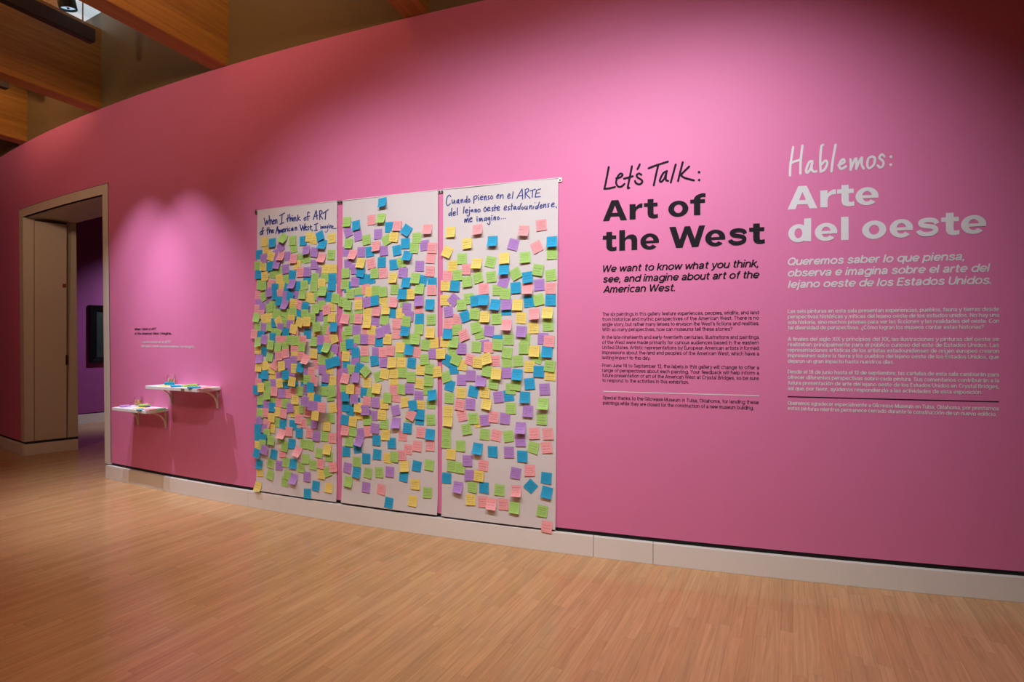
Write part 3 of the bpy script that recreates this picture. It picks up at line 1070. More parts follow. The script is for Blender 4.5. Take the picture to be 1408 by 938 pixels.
def lettering(mbs, mat, label, name='wall_lettering', cat='lettering', part='lettering'):
    """vinyl letters stuck on the wall, one child per line"""
    if not isinstance(mbs, list):
        mbs = [mbs]
    for q in mbs:
        outward(q)
    al = [Vector(v) for q in mbs for v in q.v]
    c = sum(al, Vector()) / len(al)
    if len(mbs) == 1:
        return tag(mbs[0].build(name, mat, origin=c), label, cat)
    t = empty(name, c, label, cat)
    for q in mbs:
        q.build(part, mat, t, origin=sum((Vector(v) for v in q.v), Vector()) / len(q.v))
    return t


flat = lambda th, z: 0.0016
m_ = MB()
pen(m_, P('150,130 128,250 98,395; 98,395 160,388 225,372; 240,268 290,255 318,225 290,210 255,255 240,320 262,365 300,368 340,335; 430,122 405,250 380,380 398,382; 335,272 440,242; 525,98 498,155; 545,225 515,208 488,230 500,258 545,285 555,315 520,340 480,325 468,300; 632,145 740,105 865,65; 748,112 720,230 695,352; 855,180 810,205 768,290 785,310 825,265 850,190; 850,180 840,250 845,290 868,298; 960,100 930,210 900,318; 1045,72 1015,190 988,300; 1122,125 1018,228; 1018,228 1070,262 1180,292'),
    [(1242, 192), (1244, 287)], 820, 215, 8.8, 25, 16, flat)
lettering(m_, INK, 'black brush-style heading above the bold black title on the pink wall')
m_ = MB()
pen(m_, P('128,92 105,240 92,330 90,435; 240,75 220,240 215,412; 95,285 215,243; 360,262 320,275 285,370 298,402 340,350 358,280; 358,268 350,350 375,388 408,385; 490,65 468,90 455,250 460,390; 460,390 510,360 540,290 520,255 470,300; 640,65 610,230 590,385; 675,312 745,275 738,240 705,260 685,320 710,355 765,325; 820,240 825,300 822,370; 822,370 850,290 890,225 890,355; 890,355 925,270 960,215 955,300 980,350; 1080,205 1035,235 1025,320 1055,345 1105,300 1115,225 1080,205; 1230,205 1200,180 1170,220 1215,265 1215,315 1180,340 1150,315'),
    [(1310, 208), (1308, 305)], 1076, 192, 8.8, 29, 18, flat)
lettering(m_, WHITE_V, 'white brush-style heading above the bold white title on the pink wall')
m_ = MB()
glyphs(m_, [('A', 52, 248, 256, 166), ('r', 268, 372, 245, 166), ('t', 384, 497, 236, 166), ('o', 580, 742, 222, 166), ('f', 757, 880, 211, 172)], 820, 260, 5.867)
m2 = MB()
glyphs(m2, [('t', 52, 163, 500, 166), ('h', 185, 330, 495, 166), ('e', 355, 505, 486, 166), ('W', 588, 878, 472, 172), ('e', 878, 1040, 460, 172), ('s', 1062, 1216, 451, 174), ('t', 1232, 1358, 442, 176)], 820, 260, 5.867)
lettering([m_, m2], INK, 'large bold black two-line title on the pink wall')
m_ = MB()
glyphs(m_, [('A', 33, 232, 230, 153), ('r', 252, 355, 219, 153), ('t', 363, 478, 212, 153), ('e', 487, 640, 203, 153)], 1076, 240, 4.855)
m2 = MB()
glyphs(m2, [('d', 38, 190, 450, 154), ('e', 215, 365, 442, 154), ('l', 390, 440, 438, 155), ('o', 530, 692, 428, 156), ('e', 714, 870, 419, 157), ('s', 890, 1045, 411, 158), ('t', 1058, 1180, 404, 159), ('e', 1190, 1358, 395, 161)], 1076, 240, 4.855)
lettering([m_, m2], WHITE_V, 'large bold white two-line title on the pink wall')


def block(lines, cap, mat, label, wt, shear=0.0):
    ms = []
    for body, xl, xr, yb in lines:
        m_ = MB()
        text_line(m_, body, xl, xr, yb, cap, wt, shear)
        ms.append(m_)
    return lettering(ms, mat, label)


block([('We want to know what you think,', 829, 1043, 374.6), ('see, and imagine about art of the', 829, 1044.5, 388.8), ('American West.', 829, 928.5, 402.8)], 9.7, INK,
      'black slanted three-line paragraph under the bold black title', 0.185, 0.2)
block([('Queremos saber lo que piensa,', 1083, 1326, 365.0), ('observa e imagina sobre el arte del', 1083, 1362, 380.6), ('lejano oeste de los Estados Unidos.', 1083, 1363, 396.2)], 10.4, WHITE_V,
      'white slanted three-line paragraph under the bold white title', 0.185, 0.2)
block([('The six paintings in this gallery feature experiences, peoples, wildlife, and land', 828, 1043.5, 434.6), ('from historical and mythic perspectives of the American West. There is no', 828, 1043.5, 441.5),
       ('single story, but rather many lenses to envision the West\u2019s fictions and realities.', 828, 1043.5, 448.5), ('With so many perspectives, how can museums tell these stories?', 828, 1007, 455.4)], 4.9, INK,
      'small black four-line paragraph, topmost of the small black text', 0.115)
block([('In the late-nineteenth and early-twentieth centuries, illustrations and paintings', 828, 1043.5, 466.0), ('of the West were made primarily for curious audiences based in the eastern', 828, 1043.5, 473.0),
       ('United States. Artistic representations by European American artists informed', 828, 1043.5, 480.0), ('impressions about the land and peoples of the American West, which have a', 828, 1043.5, 487.0), ('lasting impact to this day.', 828, 894, 494.0)], 4.9, INK,
      'small black five-line paragraph, second of the small black text', 0.115)
block([('From June 18 to September 12, the labels in this gallery will change to offer a', 828, 1043.5, 504.8), ('range of perspectives about each painting. Your feedback will help inform a', 828, 1043.5, 511.6),
       ('future presentation of art of the American West at Crystal Bridges, so be sure', 828, 1043.5, 518.4), ('to respond to the activities in this exhibition.', 828, 947, 525.2)], 4.9, INK,
      'small black four-line paragraph just above the thin white line', 0.115)
block([('Special thanks to the Gilcrease Museum in Tulsa, Oklahoma, for lending these', 829, 1043.5, 549.0), ('paintings while they are closed for the construction of a new museum building.', 829, 1036, 556.2)], 4.9, INK,
      'small black two-line acknowledgement below the thin white line', 0.115)
block([('Las seis pinturas en esta sala presentan experiencias, pueblos, fauna y tierras desde', 1083, 1373.5, 430.7), ('perspectivas hist\u00f3ricas y m\u00edticas del lejano oeste de los estados unidos. No hay una', 1083, 1373.5, 438.2),
       ('sola historia, sino muchos prismas para ver las ficciones y las realidades del oeste. Con', 1083, 1373.5, 445.7), ('tal diversidad de perspectivas. \u00bfC\u00f3mo logran los museos contar estas historias?', 1083, 1352.7, 453.2)], 5.2, WHITE_V,
      'small white four-line paragraph, topmost of the small white text', 0.17)
block([('A finales del siglo XIX y principios del XX, las ilustraciones y pinturas del oeste se', 1083, 1373.5, 468.8), ('realizaban principalmente para el p\u00fablico curioso del este de Estados Unidos. Las', 1083, 1373.5, 476.3),
       ('representaciones art\u00edsticas de los artistas estadounidenses de origen europeo crearon', 1083, 1373.5, 483.8), ('impresiones sobre la tierra y los pueblos del lejano oeste de los Estados Unidos, que', 1083, 1373.5, 491.3), ('dejaron un gran impacto hasta nuestros d\u00edas.', 1083, 1228.8, 498.9)], 5.2, WHITE_V,
      'small white five-line paragraph, second of the small white text', 0.17)
block([('Desde el 18 de junio hasta el 12 de septiembre, las cartelas de esta sala cambiar\u00e1n para', 1083, 1373.5, 513.6), ('ofrecer diferentes perspectivas sobre cada pintura. Sus comentarios contribuir\u00e1n a la', 1083, 1373.5, 521.2),
       ('futura presentaci\u00f3n de arte del lejano oeste de los Estados Unidos en Crystal Bridges,', 1083, 1373.5, 528.8), ('as\u00ed que, por favor, ay\u00fadenos respondiendo a las actividades de esta exposici\u00f3n.', 1083, 1350, 536.4)], 5.2, WHITE_V,
      'small white four-line paragraph just above the thin dark line', 0.17)
block([('Queremos agradecer especialmente a Gilcrease Museum en Tulsa, Oklahoma, por prestarnos', 1083, 1373.5, 556.6), ('estas pinturas mientras permanece cerrado durante la construcci\u00f3n de un nuevo edificio.', 1083, 1370, 563.8)], 5.2, WHITE_V,
      'small white two-line acknowledgement below the thin dark line', 0.17)
block([('When I think of ART', 185.3, 215.3, 454.3), ('of the American West, I imagine...', 185.3, 237, 460.3)], 3.3, INK,
      'tiny black slanted caption on the pink wall above the white shelves', 0.18, 0.2)
block([('Cuando pienso en el ARTE', 194.5, 235.2, 471.8), ('del lejano oeste estadounidense, me imagino...', 194.5, 269.5, 477.6)], 3.3, WHITE_V,
      'tiny white slanted caption on the pink wall above the white shelves', 0.18, 0.2)
for xl, xr, yy, mt, lab in ((829, 1043.5, 538.2, WHITE_V, 'thin white rule below the small black paragraphs'), (1083, 1373.5, 545.4, INK, 'thin dark rule below the small white paragraphs')):
    (ta, za), tb = pw(xl, yy), theta_of(xr)
    m_ = MB()
    patch(m_, (ta, za + 0.003), (tb, za + 0.003), (ta, za - 0.003), (tb, za - 0.003), 0.0016, 12)
    lettering(m_, mt, lab, 'wall_rule', 'line')

# ------------------------------------------------------------------ paper sheets with handwritten headings
SHEET_PX = {1: ((354.9, 289.2), (464.7, 277.4), (354.0, 676.2), (463.9, 691.4)),
            2: ((472.2, 276.4), (603.0, 261.9), (471.3, 692.3), (602.4, 709.8)),
            3: ((610.4, 260.8), (768.1, 245.3), (608.1, 712.8), (764.2, 728.4))}
SHEET_NAME = {1: 'English-headed', 2: 'middle', 3: 'Spanish-headed'}
ZT = {k: np.mean([pw(*v[0])[1], pw(*v[1])[1]]) for k, v in SHEET_PX.items()}
ZB = {k: np.mean([pw(*v[2])[1], pw(*v[3])[1]]) + 0.013 for k, v in SHEET_PX.items()}


def sheet_off(k, th, z):
    s = th * RW
    v = (ZT[k] - z) / (ZT[k] - ZB[k])
    o_ = 0.010 + 0.0022 * math.sin(s * 9 + k) * math.sin(z * 3.1 + k * 2) + 0.0015 * math.sin(s * 4.3 + z * 2 + k)
    if v > 0.93:
        o_ += 0.03 * ((v - 0.93) / 0.07) ** 2 * (0.4 if k == 2 else 0.25)
    return o_


for k, c4 in SHEET_PX.items():
    A, B, C, D = [pw(*q) for q in c4]
    A, B, C, D = (A[0], ZT[k]), (B[0], ZT[k]), (C[0], ZB[k]), (D[0], ZB[k])
    cth = (A[0] + B[0]) / 2
    lab = {1: 'tall pale paper sheet with a blue English heading, crowded with sticky notes',
           2: 'tall pale paper sheet without a heading, hung between the two headed sheets',
           3: 'tall pale paper sheet with a blue Spanish heading, beside the black lettering'}[k]
    sh = empty('paper_sheet', wp(cth, ZB[k], 0.01), lab, 'paper sheet', 'paper sheets hung on the pink wall')
    nx, nz = 22, 60
    m_ = MB()
    front, bk = [], []
    for j in range(nz + 1):
        t_ = j / nz
        rf, rb = [], []
        for i in range(nx + 1):
            s = i / nx
            th = (A[0] * (1 - s) + B[0] * s) * (1 - t_) + (C[0] * (1 - s) + D[0] * s) * t_
            z = ZT[k] * (1 - t_) + ZB[k] * t_
            o_ = sheet_off(k, th, z)
            rf.append(wp(th, z, o_))
            rb.append(wp(th, z, o_ - 0.0006))
        front.append(rf)
        bk.append(rb)
    m_.grid(front, flip=True)
    m_.grid(bk)
    m_.build('sheet', PAPER, sh, smooth=True)
    m_ = MB()                             # top hem rolled over its rail
    rows = []
    for i in range(nx + 1):
        th = A[0] + (B[0] - A[0]) * i / nx
        rows.append([wp(th, ZT[k] - 0.001 + 0.0045 * math.sin(a), 0.0085 + 0.0045 * math.cos(a)) for a in [math.pi * (-0.62 + 1.62 * q / 10) for q in range(11)]])
    m_.grid(rows, flip=False)
    m_.build('top_hem', PAPER, sh, smooth=True)
    if k == 2:
        continue
    m_ = MB()
    of = lambda th, z, k=k: sheet_off(k, th, z) + 0.0009
    if k == 1:
        J = [(350, 280, 11.733, 16, 8, [("172,240 185,300 198,355; 198,355 215,280; 215,280 232,340; 232,340 243,270; 255,200 262,270 268,345; 268,345 272,290 290,262 305,335; 312,305 338,285 328,265 312,300 322,335 345,322; 352,270 353,325; 353,325 358,280 375,258 382,322; 425,200 505,158; 465,180 455,330; 425,340 490,312; 560,190 555,250 550,300; 532,258 590,225; 585,175 592,290; 592,290 600,245 615,232 622,285; 632,235 635,285; 650,230 655,290; 655,290 662,240 680,225 688,285; 715,190 712,285; 745,220 715,255; 715,255 760,275; 835,225 815,250 825,278 850,258 835,225; 905,155 885,140 872,170 878,280; 850,222 905,205; 960,265 1010,115; 1010,115 1025,260; 985,215 1035,195; 1065,125 1068,265; 1062,125 1095,118 1105,150 1070,195; 1070,195 1115,250; 1120,165 1205,102; 1165,140 1155,262;", [(628, 200)]),
                                        ("125,450 105,475 115,510 138,480 125,450; 165,400 148,395 142,430 150,500; 130,452 172,440; 222,395 225,450 228,500; 212,440 250,420; 250,385 258,480; 258,480 265,440 285,425 290,475; 295,455 322,440 312,425 298,450 305,478 328,462; 360,490 388,375; 388,375 410,490; 370,440 405,435; 415,425 420,480; 420,480 432,430 442,470; 442,470 455,420 465,470; 470,440 495,425 485,410 470,440 480,465 500,450; 510,410 515,458; 515,458 520,420 535,405; 550,405 553,450; 590,400 570,415 575,450 595,435; 635,395 612,415 620,445 638,400; 638,400 642,440; 670,390 672,440; 672,440 680,395 695,385 700,435; 750,345 775,440; 775,440 795,360; 795,360 815,440; 815,440 830,330; 835,400 855,385 845,370 835,400 845,435 862,420; 890,375 875,380 880,400 892,415 875,435; 918,355 920,390 922,425; 905,385 940,375; 945,425 948,450; 980,345 1035,325; 1010,335 1008,440; 980,445 1030,432; 1080,375 1082,415; 1095,370 1098,415; 1098,415 1108,370 1115,410; 1115,410 1125,365 1132,405; 1160,365 1140,380 1148,408 1162,370; 1162,370 1166,405; 1195,360 1178,375 1185,400 1200,365; 1200,365 1195,440 1170,468 1152,455; 1215,360 1218,400; 1230,360 1232,405; 1232,405 1240,362 1252,355 1255,400; 1265,385 1285,375 1275,360 1265,385 1272,412 1290,400", [(548, 380), (1075, 350), (1212, 335), (1302, 406), (1314, 406), (1327, 404)])])]
    else:
        J = [(606, 252, 14.655, 21, 13, [("215,280 185,245 140,300 125,400 150,462 205,420; 240,340 245,410 270,400 290,345; 290,345 300,420; 370,335 335,365 340,410 365,370 375,340; 375,340 372,400 385,412; 415,340 420,400; 420,400 430,350 450,330 458,395; 530,335 495,350 495,390 525,370; 538,265 533,340 535,400; 580,320 560,350 570,390 600,365 580,320; 680,270 672,410; 672,290 710,255 740,270 725,315 682,335; 765,290 768,345; 800,310 855,285 835,262 808,290 810,335 850,335; 885,275 890,345; 890,345 900,280 920,265 925,345; 990,260 965,268 970,295 990,315 960,335; 1035,255 1015,290 1030,330 1060,300 1035,255;", [(765, 245)]),
                                         ("225,600 180,620 180,660 215,640; 235,510 230,600 232,665; 260,620 310,600 288,578 262,610 270,655 310,640; 345,505 345,645; 480,480 465,610; 505,575 555,555 540,532 508,560 515,605 555,595; 590,540 585,640 560,668 542,655; 650,540 620,550 625,580 655,545; 655,540 660,585; 695,535 700,590; 700,590 710,540 725,530 728,590; 785,525 755,550 770,590 805,565 785,525; 905,485 875,530 895,580 930,540 905,485; 945,535 1000,510 980,487 950,515 955,562 1005,550; 1065,495 1042,505 1050,530 1068,550 1040,570; 1105,445 1100,565; 1080,510 1130,495; 1145,520 1190,500 1175,472 1145,505 1150,550 1195,545;", [(590, 492)]),
                                         ("495,725 490,795; 490,795 520,720 525,790; 525,790 555,700 570,795; 590,740 640,715 622,697 592,725 600,782 640,770; 740,710 742,770; 785,710 785,770; 785,770 805,710 812,765; 812,765 835,705 850,770; 925,695 890,720 890,765 925,735; 930,700 932,765; 990,690 960,710 965,745 995,715; 1000,700 1000,810 975,840 950,815; 1035,690 1040,755; 1080,690 1080,745; 1080,745 1095,690 1110,680 1115,745; 1170,680 1150,710 1165,740 1190,715 1170,680", [(740, 680), (1040, 658)])]),
             (686, 246, 13.79, 20, 10, [("-38,350 8,322 -5,300 -30,335 -28,375 5,368; 35,310 35,380; 35,380 50,325 85,310 90,380; 175,350 220,320 205,292 175,335 185,380 225,365; 280,255 262,380; 350,378 450,200; 450,200 460,395; 390,330 465,325; 508,215 508,378; 505,215 560,195 570,240 515,290; 515,290 600,380; 600,240 700,205; 650,225 640,358; 800,200 720,225; 720,225 695,355; 695,355 795,345; 712,285 775,272", []),
                                        ("105,575 155,545 138,517 110,555 115,600 155,590; 215,530 190,540 195,565 215,580 185,600; 255,480 245,600; 235,530 275,520; 325,525 295,545 295,590 325,545; 330,530 330,580 345,588; 395,530 370,550 375,590 405,560; 435,470 415,530 405,585; 450,540 440,570 455,590 475,560 450,540; 505,525 500,575 525,580 545,525; 545,525 545,590; 595,515 588,575; 588,575 605,530 630,515 630,580; 670,530 655,575; 735,520 705,545 710,580 740,550; 775,450 755,520 745,575; 790,540 825,520 815,497 790,525 790,563 825,555; 855,490 850,550; 850,550 870,500 895,485 895,550; 960,480 935,485 940,510 955,530 930,545; 1005,510 1055,485 1038,462 1005,495 1010,538 1055,530; 1090,535 1098,555", [(692, 460)]),
                                        ("", [(55, 765), (95, 758), (132, 755)])])]
    for q in range(len(J[0][5])):
        m_ = MB()
        for ox, oy, sc, w_, rd, ln in J:
            pen(m_, P(ln[q][0]), ln[q][1], ox, oy, sc, w_, rd, of, 3, 1060 if k == 1 and q == 1 else None)
        outward(m_)
        tag(m_.build('handwriting', MARKER, sh), 'blue handwritten line of the heading')

# steel tabs holding the sheet rails
TABS = [((351.8, 289.0), (354.9, 294.5), 'small dark steel tab at the doorway-side top corner of the English-headed sheet', 1),
        ((465.2, 276.6), (472.0, 280.4), 'small steel tab joining the tops of the English-headed and middle sheets', 2),
        ((603.4, 261.6), (610.2, 265.8), 'small steel tab joining the tops of the middle and Spanish-headed sheets', 2),
        ((768.3, 244.9), (772.8, 250.3), 'small pale steel tab at the lettering-side top corner of the Spanish-headed sheet', 1)]
for a, b, lab, nh in TABS:
    (t0, z0), (t1, z1) = pw(*a), pw(*b)
    m_ = MB()
    band(m_, t0, t1, z1, z0, 0.0, 0.010, 1)
    c = wp((t0 + t1) / 2, (z0 + z1) / 2, 0.005)
    t = empty('mounting_tab', c, lab, 'mounting tab', 'steel tabs along the tops of the sheets')
    bevel(m_.build('plate', METAL, t), 0.002)
    for q in range(nh):
        th = t0 + (t1 - t0) * ((q + 0.5) / nh if nh == 2 else 0.45)
        m_ = MB()
        nrm = (wp(th, 0, 1) - wp(th, 0, 0)).normalized()
        m_.lathe(wp(th, z1 + (z0 - z1) * 0.4, 0.010), [(0.0075, 0.0), (0.007, 0.002), (0.0, 0.0025)], 12, nrm)
        m_.build('screw', BLACK_M, t)

